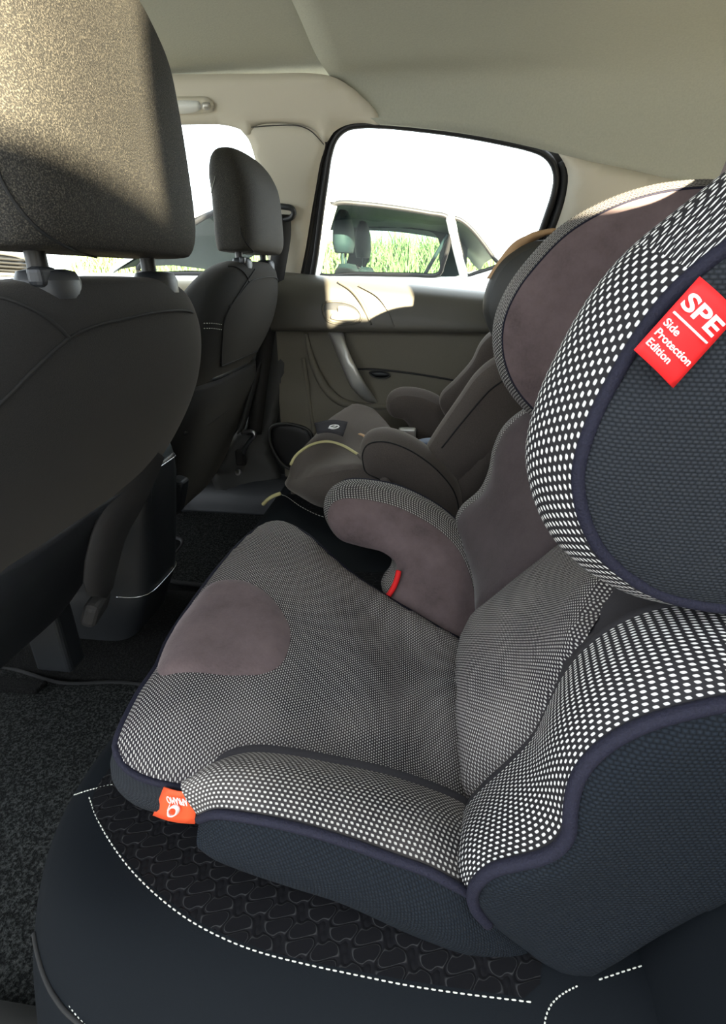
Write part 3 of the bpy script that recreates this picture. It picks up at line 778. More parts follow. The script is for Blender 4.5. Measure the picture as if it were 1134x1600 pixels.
# ------------------------------------------------------------------ straps and belts
t = thing('seat_strap', 'black webbing strap hanging from back of near front seat beside console', 'strap', tuple(aX(200, 800, -.38)))
st = names()
cl = [aX(236, 700, -.355), aX(222, 735, -.365), aX(200, 780, -.372), aX(172, 830, -.38), aX(158, 880, -.39), aX(150, 932, -.40)]
c = cr(cl, 40); wv = aX(210, 805, -.376) - aX(165, 785, -.374); wv = wv / 2
wid = np.interp(np.arange(40), [0, 30, 36, 39], [1, 1, .9, .55])
gridmesh('webbing', np.array([c - wv * wid[:, None], c, c + wv * wid[:, None]]).transpose(1, 0, 2), M['strap'], None, thick=.003)
rbox('buckle', aX(150, 948, -.41), (.02, .05, .035), M['strap'], None, .008, (0, .4, .2))
adopt(t, st)
t2 = thing('seat_strap', 'black webbing strap hanging down back of far front seat', 'strap', tuple(aX(392, 600, -.50)))
st = names()
c = cr([aX(416, 545, -.490), aX(403, 580, -.497), aX(390, 620, -.505), aX(380, 655, -.515), aX(374, 674, -.52)], 30)
gridmesh('webbing', np.array([c + np.array([.002, -.026, 0]), c + np.array([.003, 0, 0]), c + np.array([.002, .026, 0])]).transpose(1, 0, 2), M['strap'], None, thick=.003)
adopt(t2, st)
rb = thing('seat_belt_buckle', None, None, (-.66, 1.01, .26)); st = names(); bq = aY(278, 772, 1.0)
rbox('buckle_body', bq, (.03, .035, .08), M['black_plastic'], None, .008, (0, .3, 0)); tube('stalk', [(-.70, 1.0, .27), (-.66, 1.0, .40), bq], .012, M['black_plastic'], None, n=16, flat=.5)
st.add(rb.name); adopt(rb, st); tag(rb, 'black belt buckle beside the center console near far front seat', 'belt buckle')

# ================================================================== CENTRE CONSOLE
t = thing('center_console', 'black plastic center console between front seats with thin bright trim lines', 'console', (-.55, .875, .25))
st = names()
secs = [(z, r - .12, .10, w_) for z, r, w_ in ((.25, -.575, .083), (.30, -.565, .083), (.395, -.525, .079), (.40, -.523, .078), (.55, -.495, .072), (.60, -.487, .070), (.64, -.482, .068), (.685, -.487, .064), (.703, -.505, .055), (.71, -.53, .045))] + [(.711, -.68, .02, .01)]
G = np.array([superring(s[1] + .02, .872, s[0], s[2], s[3], 5.0, 64) for s in secs]); G = np.array([cr(G[:, j], 60) for j in range(64)]).transpose(1, 0, 2)
kz = int(np.argmax(G[:, 0, 2] > .656))
gridmesh('console_body', G[:kz + 1], M['black_plastic'], None, closed_v=True, caps=True)
gridmesh('console_lid', G[kz:], plain('satin blue-grey plastic', (.060, .075, .085), .32), None, closed_v=True, caps=True)['label'] = 'satin blue-grey lid'  # lid colour carries the bluish light on the console top
for z, xr, hw in ((.405, -.521, .0785), (.655, -.4815, .0675)):
    ring = superring(xr - .10, .872, z, .1015, hw + .001, 5.0, 64)
    sel = ring[(ring[:, 0] > xr - .06)]; sel = sel[np.argsort(np.arctan2(sel[:, 1] - .872, sel[:, 0] - xr + .10))]
    tube('bright_trim', sel, .0013, M['chrome_trim'], None, n=60, seg=6)
rbox('rear_panel', (-.505, .872, .53), (.004, .10, .20), M['black_plastic'], None, .0015, (0, .18, 0))
adopt(t, st)

# ================================================================== FLOOR, MATS
def sheet(name, outline, z, th, mat, parent=None, dome=.004, width=.02, step=.02):
    P = cr([(x, y, z + th) for x, y in outline], 120, True)
    a = fill(name, P, (0, 0, 1), mat, parent, dome, width, step)
    B = P.copy(); B[:, 2] = z
    return a, P, B
fl = rbox('floor', (-.70, .88, .235), (2.4, 1.6, .03), M['carpet'], None, 0); tag(fl, kind='structure')
tn = [[(x, .88 + y, z) for y, z in ((-.16, .25), (-.12, .275), (-.06, .30), (0, .305), (.06, .30), (.12, .275), (.16, .25))] for x in (-1.3, -.9, -.5, -.15)]
tg = grid('floor_tunnel', tn, 8, 24, M['carpet'], None, thick=.01); tag(tg, kind='structure')
def mat(outline, label):
    t = thing('floor_mat', label, 'floor mat', (np.mean([p[0] for p in outline]), np.mean([p[1] for p in outline]), .252), 'floor mats')
    st = names()
    a, P, B = sheet('pile', outline, .25, .014, M['mat'])
    O = outward(P, (0, 0, 1))
    tube('edge_binding', P + O * .001 + np.array([0, 0, -.003]), .006, M['mat_edge'], None, True, n=160, seg=6)
    adopt(t, st)
mat([(-.56, .715), (-.66, .70), (-.86, .715), (-.88, .40), (-.86, .27), (-.50, .245), (-.28, .245), (-.2, .28), (-.2, .66), (-.26, .71), (-.40, .71)], 'speckled black floor mat in the near rear footwell')
mat([(-.79, 1.50), (-.72, 1.52), (-.30, 1.52), (-.22, 1.47), (-.22, 1.12), (-.28, 1.06), (-.50, 1.07), (-.66, 1.10), (-.70, 1.30), (-.78, 1.34)], 'speckled black floor mat in the far rear footwell')

# ================================================================== REAR BENCH
t = thing('rear_bench', 'black rear bench seat with embossed wave cloth and white stitching', 'car seat', (0, .88, .25))
st = names()
ys = [.135, .15, .175, .22, .30, .45, .65, .88, 1.1, 1.3, 1.45, 1.52, 1.55]
def bsec(y):
    e = min((y - .135) / .10, (1.56 - y) / .06, 1); e = max(e, 0); r = math.sqrt(max(0, 1 - (1 - e) ** 2))
    q_ = max(0, (.33 - y) / .195); fx = -.342 + .10 * q_ ** 1.7 - .012 * min(1, max(0, (y - .6) / .3)); zt = .405 + .120 * r
    return [(fx + .05, y, .27), (fx + .018, y, .34), (fx + .004, y, .40 if r > .5 else .38), (fx, y, .36 + (zt - .36) * .62), (fx + .012, y, zt - .022), (fx + .045, y, zt - .003), (fx + .12, y, zt), (fx + .25, y, zt - .004), (fx + .40, y, zt - .008), (.45, y, zt - .012)]
grid('seat_cushion', [bsec(y) for y in ys], 120, 60, M['bench_cloth'], None)
bo = [o for o in COL.objects if o.name not in st][0]
from mathutils.bvhtree import BVHTree
bvb = BVHTree.FromPolygons([v.co.copy() for v in bo.data.vertices], [tuple(p.vertices) for p in bo.data.polygons])
def onb(px, py, off=.0006):
    h = bvb.ray_cast(Vector(CAM), Vector(ray(px, py)).normalized())
    if not h[0]: return None
    n_ = np.array(h[1]); 
    if n_[2] < 0: n_ = -n_
    return np.array(h[0]) + n_ * off
def bench_line(pts, n=60):
    q = cr(np.array([(a, b, 0) for a, b in pts]), n)
    return [v for v in (onb(a, b) for a, b, _ in q) if v is not None]
def near_side(P):
    P = np.array(P); return P
L1 = bench_line([(140, 1246), (150, 1275), (170, 1312), (200, 1354), (240, 1395), (290, 1434), (340, 1462), (400, 1486), (480, 1507), (560, 1524), (640, 1540), (720, 1552), (800, 1562), (832, 1566)])
stitch('white_stitching', L1, M['white_thread'], None, 84, r=.00065, duty=.7)
L2 = bench_line([(88, 1262), (100, 1250), (130, 1238), (160, 1230), (190, 1224)], 20)
stitch('white_stitching', L2, M['white_thread'], None, 16, r=.00065, duty=.7)
L3 = bench_line([(88, 1262), (68, 1300), (55, 1360), (52, 1420), (58, 1480), (75, 1535), (100, 1575), (125, 1598), (150, 1620)], 50)
tube('seam', L3, .0018, M['seam'], None, n=80, seg=6)
L4 = bench_line([(88, 1540), (104, 1572), (125, 1598), (150, 1624)], 20)
stitch('white_stitching', [p + np.array([.004, 0, .0]) for p in L4], M['white_thread'], None, 14, r=.00065, duty=.7)
L5 = bench_line([(850, 1610), (852, 1590), (862, 1568), (880, 1552), (903, 1540)], 20)
stitch('white_stitching', L5, M['white_thread'], None, 14, r=.00065, duty=.7)
L6 = bench_line([(935, 1531), (990, 1513), (1060, 1492), (1134, 1470), (1180, 1455)], 30)
if len(L6) > 4: stitch('white_stitching', L6, M['white_thread'], None, 30, r=.00065, duty=.7)
# embossed cloth insets (one under each child seat)
ins = [(146, 1244)] + [(150, 1275), (172, 1310), (203, 1350), (243, 1391), (292, 1429), (342, 1457), (402, 1481), (482, 1502), (562, 1518), (642, 1533), (722, 1545), (800, 1555), (836, 1555)]
ip = [onb(a, b, .0012) for a, b in ins]; ip = [p for p in ip if p is not None]
last = ip[-1].copy()
far_ = [np.array((.10, .75, .5272)), np.array((-.10, .75, .5274)), np.array((-.24, .73, .527))]
poly = cr(ip + [np.array((.11, .40, .523))] + far_ + [np.array((-.272, .50, .525))], 110, True)
def hugb(V, d):
    V = V.copy()
    for i in range(len(V)):
        h = bvb.ray_cast(Vector((V[i, 0], V[i, 1], .8)), Vector((0, 0, -1)))
        if h[0]: V[i, 2] = h[0].z + .0012
    return V
fill('wave_inset', poly, (0, 0, 1), M['bench_wavy'], None, 0, .02, .010, shape=hugb, rot=.5)
p2 = [onb(a, b, .0012) for a, b in ((448, 774), (470, 790), (505, 806), (540, 806), (580, 800), (600, 770), (530, 740), (470, 755))]
p2 = [p for p in p2 if p is not None]
if len(p2) > 4: fill('wave_inset', cr(p2, 60, True), (0, 0, 1), M['bench_wavy'], None, 0, .02, .02, shape=hugb, rot=.5)
stitch('white_stitching', bench_line([(435, 772), (447, 776), (470, 792), (505, 808), (540, 812)], 30), M['white_thread'], None, 26, r=.00065, duty=.7)
# yellow piece at the far edge
yl = bench_line([(408, 792), (416, 783), (426, 776), (438, 771)], 12)
if len(yl) < 6: yl = [aZ(411, 788, .498), aZ(418, 781, .512), aZ(427, 775, .523), aZ(438, 771, .530)]
tube('piping', yl, .0045, M['yellow'], None, n=14, seg=6)
# backrest of the bench
bb = []
for z, x in ((.50, .19), (.56, .20), (.70, .255), (.85, .31), (.95, .345), (.985, .365), (.99, .40), (.97, .44)):
    bb.append([(x + .02, .13, z), (x + .004, .20, z), (x, .40, z), (x, .88, z), (x, 1.36, z), (x + .004, 1.48, z), (x + .02, 1.55, z)])
grid('bench_backrest', bb, 40, 40, M['bench_cloth'], None, thick=.02)
adopt(t, st)

# ================================================================== FAR CHILD SEAT
t = thing('child_car_seat', 'plain brown-black child seat with yellow piping on far side of rear bench', 'child car seat', (.0, 1.2, .53))
st = names()
bc = M['brown_cloth']
co = [aZ(452, 745, .565), aZ(456, 722, .60), aZ(470, 703, .625), aZ(492, 680, .64), aZ(508, 660, .65), aZ(528, 645, .655), aZ(552, 634, .655), aZ(582, 640, .65), aZ(600, 656, .64), aZ(620, 676, .63), aZ(660, 692, .61), aZ(700, 700, .60), aZ(722, 722, .60),
      aZ(712, 756, .60), aZ(690, 762, .60), aZ(650, 758, .60), aZ(617, 752, .60), aZ(585, 738, .62), aZ(555, 733, .625), aZ(520, 738, .615), aZ(485, 745, .595)]
A = cr(co, 120, True)
fill('seat_cushion', A, (0, 0, 1), bc, None, .014, .05, .012)
O = outward(A, (0, 0, 1)); B = A.copy(); B[:, 2] = .528; B -= O * .01
ruled('cushion_side', A, B, O, .016, bc, None)
bx = names()
cu = [o for o in COL.objects if o.name not in st and o.name.startswith('seat_cushion')][0]
bvf = BVHTree.FromPolygons([v.co.copy() for v in cu.data.vertices], [tuple(p.vertices) for p in cu.data.polygons])
def onf(px, py, off=.001):
    h = bvf.ray_cast(Vector(CAM), Vector(ray(px, py)).normalized())
    return None if not h[0] else np.array(h[0]) + np.array([0, 0, off])
yp = cr(np.array([(453, 730, 0), (460, 716, 0), (470, 706, 0), (489, 695, 0), (512, 691, 0), (535, 697, 0), (559, 711, 0)]), 40)
yp = [onf(a, b, .0015) for a, b, _ in yp]; yp = [p for p in yp if p is not None]
tube('yellow_piping', yp, .0032, M['yellow'], None, n=60, seg=6)
# front lobe cushion pad
lb = [onf(x, y, .002) for x, y in ((472, 716), (500, 706), (540, 708), (575, 722), (600, 742), (570, 740), (520, 742), (480, 740))]
# label flap with ring mark
fq = [aZ(491, 661, .668), aZ(543, 659, .672), aZ(536, 681, .664), aZ(495, 677, .662)]
L = np.array([[(fq[0] * (1 - s) + fq[1] * s) * (1 - q) + (fq[3] * (1 - s) + fq[2] * s) * q + np.array([0, 0, .006 * math.sin(math.pi * s)]) for q in np.linspace(0, 1, 6)] for s in np.linspace(0, 1, 8)])
gridmesh('label_flap', L, M['plain_grey'], None, thick=.002)
rc = aZ(522, 667, .680); e1 = (fq[1] - fq[0]); e1 /= np.linalg.norm(e1); e2 = fq[0] - fq[3]; e2 -= e1 * (e1 @ e2); e2 /= np.linalg.norm(e2)
tube('ring_mark', [rc + .010 * (math.cos(a) * e1 + math.sin(a) * e2) for a in np.linspace(0, 2 * math.pi, 12, endpoint=False)], .0016, M['white'], None, True, n=30, seg=6)
tube('ring_mark', [rc - .012 * e1 - .006 * e2, rc, rc + .003 * e1 + .005 * e2], .0014, M['white'], None, n=8, seg=6)
# near arm
na = [(567, 722), (566, 710), (574, 695), (596, 690), (628, 698), (660, 716), (688, 740), (708, 766), (716, 792), (714, 812), (690, 812), (655, 790), (620, 762), (592, 748), (572, 738)]
slab(None, 'arm', [aY(x, y, .95) for x, y in na], (.0, .075, .012), .010, -.004, bc, bc, bc, .010, .006, N=90, wA=.025, names=('armrest_inner', 'armrest_top', 'armrest_outer'), pip=M['seam'], pipA=.0015)
fa = [(609, 640), (612, 626), (626, 619), (655, 621), (682, 632), (701, 652), (735, 680), (720, 700), (680, 690), (648, 684), (644, 668), (632, 655), (614, 650)]
slab(None, 'arm', [aY(x, y, 1.33) for x, y in fa], (.0, .06, .008), .012, .0, bc, bc, bc, .012, .006, N=80, wA=.03, names=('armrest_inner', 'armrest_top', 'armrest_outer'))
# back bolsters
nb = [(666, 708), (672, 696), (690, 668), (718, 628), (745, 590), (770, 570), (800, 560), (860, 570), (870, 640), (800, 690), (755, 722), (712, 752), (688, 736), (668, 718)]
slab(None, 'bol', [aY(x, y, .99) for x, y in nb], (.02, .05, 0), .012, .0, bc, bc, bc, .014, .006, N=90, wA=.04, names=('side_bolster_inner', 'side_bolster_edge', 'side_bolster_outer'))
tube('seam', [aY(690, 700, .978), aY(730, 650, .974), aY(765, 610, .974), aY(790, 592, .974)], .0015, M['seam'], None, n=30)
fb2 = [(688, 632), (690, 620), (712, 598), (738, 568), (752, 540), (768, 524), (800, 515), (860, 540), (850, 620), (780, 660), (705, 656)]
slab(None, 'bol', [aY(x, y, 1.31) for x, y in fb2], (.02, .05, 0), .012, .0, bc, bc, bc, .014, .006, N=90, wA=.04, names=('side_bolster_inner', 'side_bolster_edge', 'side_bolster_outer'))
bk = [[(.06 + (z - .55) * .42 + (.03 if abs(y - 1.17) > .12 else .045), y, z) for y in (.98, 1.06, 1.17, 1.28, 1.36)] for z in (.55, .65, .8, .92)]
grid('backrest_panel', bk, 16, 16, bc, None, thick=.05)
# head wings
hw = [(768, 500), (764, 480), (770, 450), (782, 425), (800, 405), (840, 385), (900, 390), (930, 450), (900, 520), (840, 545), (785, 530)]
slab(None, 'hw', [aY(x, y, 1.08) for x, y in hw], (.0, .05, 0), .010, .0, M['grey_plastic'], M['grey_plastic'], bc, .012, .006, N=90, wA=.04, names=('head_wing_inner', 'head_wing_edge', 'head_wing_outer'))
# little white care tag and belt
ct = np.array([aY(600, 761, .925), aY(617, 763, .925), aY(614, 770, .925), aY(598, 768, .925)])
o = gridmesh('care_tag', np.array([[ct[0], ct[1]], [ct[3], ct[2]]]), M['white'], None, thick=.0015)
tube('care_tag_print', [aY(606, 766, .9235), aY(613, 767, .9235)], .0022, M['red'], None, n=6, seg=6, flat=.4)
tube('cushion_flap_edge', [onf(559, 711) if onf(559, 711) is not None else aZ(559, 711, .62), aZ(572, 724, .625), aZ(590, 740, .618), aY(606, 754, .935), aY(611, 763, .93)], [.003, .006, .007, .007, .004], bc, None, n=30)
o['label'] = 'small white and red care tag'
tube('pull_loop', [aZ(562, 678, .668), aZ(570, 682, .672), aZ(578, 690, .664), aZ(584, 692, .66)], .0045, M['tan'], None, n=14, seg=6, flat=.4)
adopt(t, st)
# belt through the far child seat
b1 = cr([aZ(628, 700, .66), aZ(648, 694, .664), aZ(668, 690, .664), aZ(690, 690, .67)], 16)
o = gridmesh('seat_belt', np.array([b1 + np.array([0, -.014, 0]), b1, b1 + np.array([0, .014, .004])]), M['belt_blue'], None, thick=.002); tag(o, 'grey-blue lap belt lying across the far child seat', 'seat belt')
bu = thing('belt_buckle', 'small buckle with red button beside far armrest of the far child seat', 'belt buckle', tuple(aY(638, 686, 1.30)))
st = names(); rbox('buckle_body', aY(636, 680, 1.30), (.045, .02, .04), M['silver'], None, .006); rbox('release_button', aY(639, 687, 1.285), (.018, .012, .012), M['red'], None, .003); adopt(bu, st)
tb = cr([aY(770, 455, 1.12), aY(790, 425, 1.12), aY(812, 400, 1.12), aY(836, 388, 1.12), aY(870, 380, 1.14)], 24)
o = gridmesh('shoulder_belt', np.array([tb + np.array([-.016, 0, .0]), tb, tb + np.array([.016, .01, .0])]) + np.array([0, -.02, .022]), M['tan'], None, thick=.002); tag(o, 'tan shoulder belt over top of the far child seat', 'seat belt')

# ================================================================== FAR REAR DOOR
WP, WN = (0, 1.60, .95), (0, .34, .10)            # plane of the side glass, leaning inwards
def w(px, py, off=0.0):
    return aP(px, py, np.array(WP) - np.array([0, off, 0]), WN)
def thick_fill(name, outline, n, depth, mat, parent=None, N_=120, dome=0.0, width=.02, step=.02, closed_back=False):
    A = cr(outline, N_, True) if N_ else np.array(outline, float)
    o = fill(name, A, n, mat, parent, dome, width, step)
    md = o.modifiers.new('thickness', 'SOLIDIFY'); md.thickness = depth; md.offset = -1
    return o
D = thing('door_1', 'far rear car door with silver pull handle and sunlit sill', None, (-.05, 1.58, .3), kind='structure')
st = names()
gl = [(488, 431), (494, 395), (501, 340), (509, 280), (515, 240), (524, 215), (540, 200), (562, 195), (596, 195), (660, 201), (720, 209), (780, 220), (828, 231), (850, 240), (863, 254), (869, 274), (866, 300), (855, 335), (838, 380), (812, 430), (795, 462), (700, 450), (590, 440)]
GL = [w(x, y, -.004) for x, y in gl]
fill('window_glass', cr(GL, 120, True), (0, -1, -.29), M['glass'], None, 0, .02, .05)
GA = cr(GL, 140, True); GO = outward(GA, (0, 1, .29))
fix_normals(ruled('window_surround', GA + np.array([0, -.002, 0]), GA + GO * .026 + np.array([0, .004, 0]), GO, 0, M['rubber'], None, 3))
tube('window_seal', [w(x, y, .006) for x, y in gl[:-2]], .008, M['rubber'], None, False, n=160, seg=8)
tube('window_frame', [w(x, y, .008) for x, y in [(470, 432), (478, 400), (487, 350), (496, 290), (504, 245), (511, 222), (522, 205), (542, 194), (566, 189)]], [.006, .006, .006, .006, .005, .005, .005, .004, .003], M['rubber'], None, n=60, seg=8)
rear = [(878, 252), (882, 275), (879, 305), (868, 340), (852, 380), (830, 425), (812, 462)]
tube('window_frame', [w(x, y, .004) for x, y in rear], .010, M['rubber'], None, n=40, seg=8)
# upper door panel: profile in (Y, z) swept along X; belt line falls gently to the rear
def zs(x): return .9445 - .088 * (x + .0)
xs = np.linspace(-.452, .75, 40)
prof = [(1.600, -.004), (1.588, .001), (1.565, .001), (1.540, -.006), (1.524, -.020), (1.516, -.04), (1.510, -.065), (1.506, -.085)]
rows = []
for x in xs:
    z = zs(x); r = [(x, y, z + dz) for y, dz in prof]
    r += [(x, 1.507, .838), (x, 1.512, .832), (x, 1.535, .829), (x, 1.560, .829)]
    rows.append(cr(r, 44))
gridmesh('upper_panel', np.array(rows), M['door_upper'], None)
# lower panel with shallow vertical relief
rows = []
for x in xs:
    rows.append(cr([(x, 1.560, .832), (x, 1.561, .76), (x, 1.563, .70), (x, 1.556, .66), (x, 1.545, .62), (x, 1.548, .55), (x, 1.555, .45), (x, 1.56, .36)], 40))
gridmesh('lower_panel', np.array(rows), M['door_lower'], None)
tube('pocket_line', [aY(556, 577, 1.555), aY(585, 577, 1.555), (aY(640, 583, 1.556)), aY(708, 594, 1.557), aY(800, 612, 1.557)], .0028, M['rubber'], None, n=40)
# swept edge of the armrest mould
tube('mould_edge', [aY(478, 522, 1.552), aY(484, 550, 1.552), aY(494, 580, 1.55), (aY(512, 610, 1.548)), aY(532, 627, 1.546), aY(556, 634, 1.545), aY(600, 636, 1.545), aY(660, 640, 1.545)], [.006, .010, .013, .014, .012, .009, .007, .006], M['door_lower'], None, n=60)
# handle recess
hb = [(506, 474), (520, 471), (540, 473), (556, 480), (564, 492), (562, 502), (548, 506), (525, 506), (510, 500), (504, 486)]
A = cr([aY(x, y, 1.5055) for x, y in hb], 60, True)
fill('handle_recess', A, (0, -1, 0), M['black_plastic'], None, -.001, .02, .008)
tube('handle_bezel', A + np.array([0, -.001, 0]), .003, M['door_upper'], None, True, n=70, seg=8)
hl = [(528, 479), (545, 480), (556, 487), (560, 497), (552, 502), (530, 501), (516, 497), (520, 489), (527, 488)]
A = cr([aY(x, y, 1.500) for x, y in hl], 60, True)
thick_fill('inner_handle', A, (0, -1, 0), .006, M['silver'], None, 0, .003, .01, .006)
tube('accent_line', [aY(528, 440, 1.519), aY(548, 452, 1.512), aY(562, 468, 1.508), aY(572, 487, 1.506), aY(580, 508, 1.506)], [.003, .005, .006, .005, .003], M['door_upper'], None, n=40)
tube('accent_line', [aY(560, 446, 1.516), aY(590, 464, 1.508), aY(606, 486, 1.506), aY(616, 510, 1.506)], .0015, M['door_upper'], None, n=30)
# silver pull handle
ph = [aY(513, 517, 1.540), aY(519, 535, 1.528), aY(528, 558, 1.518), aY(538, 583, 1.513), aY(549, 605, 1.513), aY(560, 618, 1.520), aY(572, 627, 1.535), aY(589, 630, 1.548), aY(582, 616, 1.530), aY(572, 601, 1.513), aY(560, 580, 1.506), aY(550, 560, 1.508), aY(541, 538, 1.518), aY(534, 517, 1.535)]
thick_fill('pull_handle', cr(ph, 80, True), (0, -1, 0), .02, M['silver'], None, 0, .007, .012, .008)
tube('mould_crease', [aY(474, 560, 1.553), aY(480, 600, 1.548), aY(485, 640, 1.545), aY(491, 676, 1.545)], .006, M['door_lower'], None, n=30)
# switch
A = cr([aY(x, y, 1.556) for x, y in ((577, 582), (588, 579), (602, 581), (609, 586), (605, 590), (585, 589))], 40, True)
thick_fill('window_switch', A, (0, -1, 0), .006, M['black_plastic'], None, 0, .003, .01, .008)
tube('switch_bezel', A + np.array([0, -.003, 0]), .0018, M['grey_plastic'], None, True, n=50, seg=6)
# speaker
A = cr([aY(x, y, 1.548) for x, y in ((424, 668), (440, 662), (462, 664), (482, 672), (490, 690), (486, 720), (470, 735), (445, 728), (428, 705), (422, 684))], 60, True)
thick_fill('speaker_grille', A, (0, -1, 0), .01, M['rubber'], None, 0, .004, .02, .012)
tube('speaker_rim', A + np.array([0, -.002, 0]), .005, M['grey_plastic'], None, True, n=80, seg=8)
adopt(D, st)

# ================================================================== PILLARS, RAIL, SILL
tpl = thing('trim_1', 'pale B-pillar trim between the far windows', None, (-.5, 1.56, .3), kind='structure')
st = names()
bp = [(372, 196), (400, 190), (470, 190), (498, 206), (508, 222), (500, 255), (493, 295), (486, 335), (478, 385), (470, 425), (463, 455), (440, 470), (425, 440), (418, 400), (408, 330), (402, 270), (396, 240), (388, 218)]
thick_fill('pillar_cover', [w(x, y, .018) for x, y in bp], (0, -1, -.29), .02, M['trim_beige'], None, 120, .004, .02, .02)
tube('cover_joint', [w(x, y, .021) for x, y in ((392, 199), (430, 196), (468, 197), (486, 205), (500, 219), (506, 226))], .0012, M['grey_plastic'], None, n=40, seg=6)
# lower pillar
lp = [aY(440, 455, 1.575), aY(462, 455, 1.575), aY(458, 520, 1.57), aY(446, 600, 1.565), aY(432, 660, 1.56), aY(424, 700, 1.555), aY(440, 745, 1.55), aY(430, 770, 1.54), aY(350, 775, 1.52), aY(330, 740, 1.50), aY(390, 640, 1.57), aY(415, 520, 1.575)]
thick_fill('lower_pillar_cover', lp, (0, -1, 0), .02, M['grey_plastic'], None, 120, .008, .03, .02)
adopt(tpl, st)
# sill trim along the floor
so_ = [[(x, 1.50, .26), (x, 1.515, .33), (x, 1.54, .365), (x, 1.58, .37)] for x in (-1.3, -.7, -.3, .2, .6)]
o = grid('trim_2', so_, 20, 14, M['black_plastic'], None, thick=.01); tag(o, kind='structure')
# belt: upper loop and webbing on the pillar
t = thing('pillar_seat_belt', 'black seat belt webbing with loop anchor on pale B-pillar', 'seat belt', tuple(w(450, 330, .03)))
st = names()
tube('belt_loop', [w(430, 322, .03), w(444, 323, .036), w(456, 326, .038), w(459, 333, .038), (w(455, 340, .036)), w(440, 344, .032)], .007, M['black_plastic'], None, n=30, seg=8)
c = cr([w(440, 335, .036), w(440, 370, .05), w(434, 410, .07), w(424, 470, .09), aY(414, 540, 1.53), aY(404, 610, 1.50), aY(396, 680, 1.49)], 40)
gridmesh('webbing', np.array([c + np.array([-.022, 0, 0]), c + np.array([0, -.002, 0]), c + np.array([.022, .01, 0])]), M['strap'], None, thick=.002)
adopt(t, st)
t = thing('belt_anchor', 'steel belt anchor bracket and bolt at base of far B-pillar', 'belt anchor', tuple(aY(385, 690, 1.47)))
st = names()
tube('anchor_bracket', [aY(377, 676, 1.47), aY(392, 674, 1.47), aY(398, 678, 1.47), aY(388, 692, 1.47), aY(381, 704, 1.47), (aY(378, 722, 1.48))], .006, M['steel'], None, n=30, seg=8)
disc('bolt', aY(373, 738, 1.50), (-.2, -1, .3), .010, .008, M['steel'], None)
rbox('belt_end', aY(376, 715, 1.475), (.03, .02, .05), M['strap'], None, .006)
adopt(t, st)

# roof side rail over the far doors
o = thick_fill('trim_3', [w(120, 118, .03), w(270, 116, .03), w(400, 115, .03), w(513, 118, .03), w(548, 136, .03), w(574, 160, .03), w(588, 176, .028), w(593, 194, .02), w(566, 192, .016), w(540, 196, .016), w(522, 206, .018), w(508, 223, .02), w(494, 206, .02), w(470, 196, .02), w(400, 197, .02), w(388, 212, .02), w(378, 204, .02), w(352, 196, .02), w(300, 195, .02), w(200, 198, .02), w(100, 200, .02)], (0, -1, -.5), .02, M['trim_beige'], None, 200, .006, .03, .02); tag(o, kind='structure')
rear_rail = [(-1.25, 1.55, 1.36), (-.9, 1.545, 1.37)]
# ceilings
def zroof(x): return 1.425 - .03 * max(0, x - .2) ** 1.2 - .02 * (max(0, -x - .8))
E0 = aZ(515, 135, 1.385); E1 = aZ(270, 135, 1.385)
yE = float(E0[1])
rows = []
for x in np.linspace(-1.35, E0[0] + .10, 18):
    z = zroof(x)
    rows.append(cr([(x, .06, 1.33), (x, .12, 1.375), (x, .25, z - .012), (x, .5, z), (x, .9, z + .005), (x, 1.25, z - .008), (x, 1.42, z - .018), (x, yE - .03, 1.390), (x, yE, 1.384), (x, yE + .02, 1.386), (x, yE + .04, 1.392)], 50))
o = gridmesh('ceiling', np.array(rows), M['headliner'], None); tag(o, kind='structure')
# rear headliner, lower by a thin step and curving down to the window top
topw = cr([w(593, 193, .03), w(640, 197, .03), w(720, 207, .03), w(800, 222, .03), w(885, 243, .03), w(960, 262, .03), w(1040, 280, .03), w(1200, 320, .03)], 30)
rows = []
for i, p in enumerate(topw):
    t_ = i / 29; x0 = p[0]
    xr = E0[0] + (1.15 - E0[0]) * t_
    def X(k): return xr * (1 - k) + x0 * k
    z = zroof(xr) - .008; kk = min(1, t_ * 3)
    xs_ = [xr, xr, xr, xr, xr, xr, xr * .97 + x0 * .03, xr * .85 + x0 * .15, xr * .5 + x0 * .5, x0]
    rows.append(cr([(xs_[0], .06, 1.32), (xs_[1], .12, 1.365), (xs_[2], .25, z - .012), (xs_[3], .5, z), (xs_[4], .9, z + .004), (xs_[5], 1.22, z - .008), (xs_[6], 1.38, z - .026), (xs_[7], 1.455, z * .6 + p[2] * .4 + .010), (xs_[8], (1.455 + p[1]) / 2 + .008, z * .25 + p[2] * .75 + .006), tuple(p)], 60))
o = gridmesh('ceiling_rear', np.array(rows), M['headliner'], None, thick=.008); o.name = 'ceiling_2'; tag(o, kind='structure')
# rear pillar trim
o = thick_fill('trim_4', [w(872, 240, .02), w(889, 243, .026), w(960, 260, .03), w(1040, 278, .03), w(1150, 300, .03), w(1300, 380, .03), w(1280, 520, .03), w(1000, 560, .02), w(830, 520, .01), w(800, 470, .01), w(836, 425, .012), w(858, 380, .014), w(872, 345, .016), w(884, 305, .02), w(887, 272, .02), w(880, 252, .02)], (0, -1, -.29), .03, M['trim_beige'], None, 160, .012, .04, .025); tag(o, kind='structure')
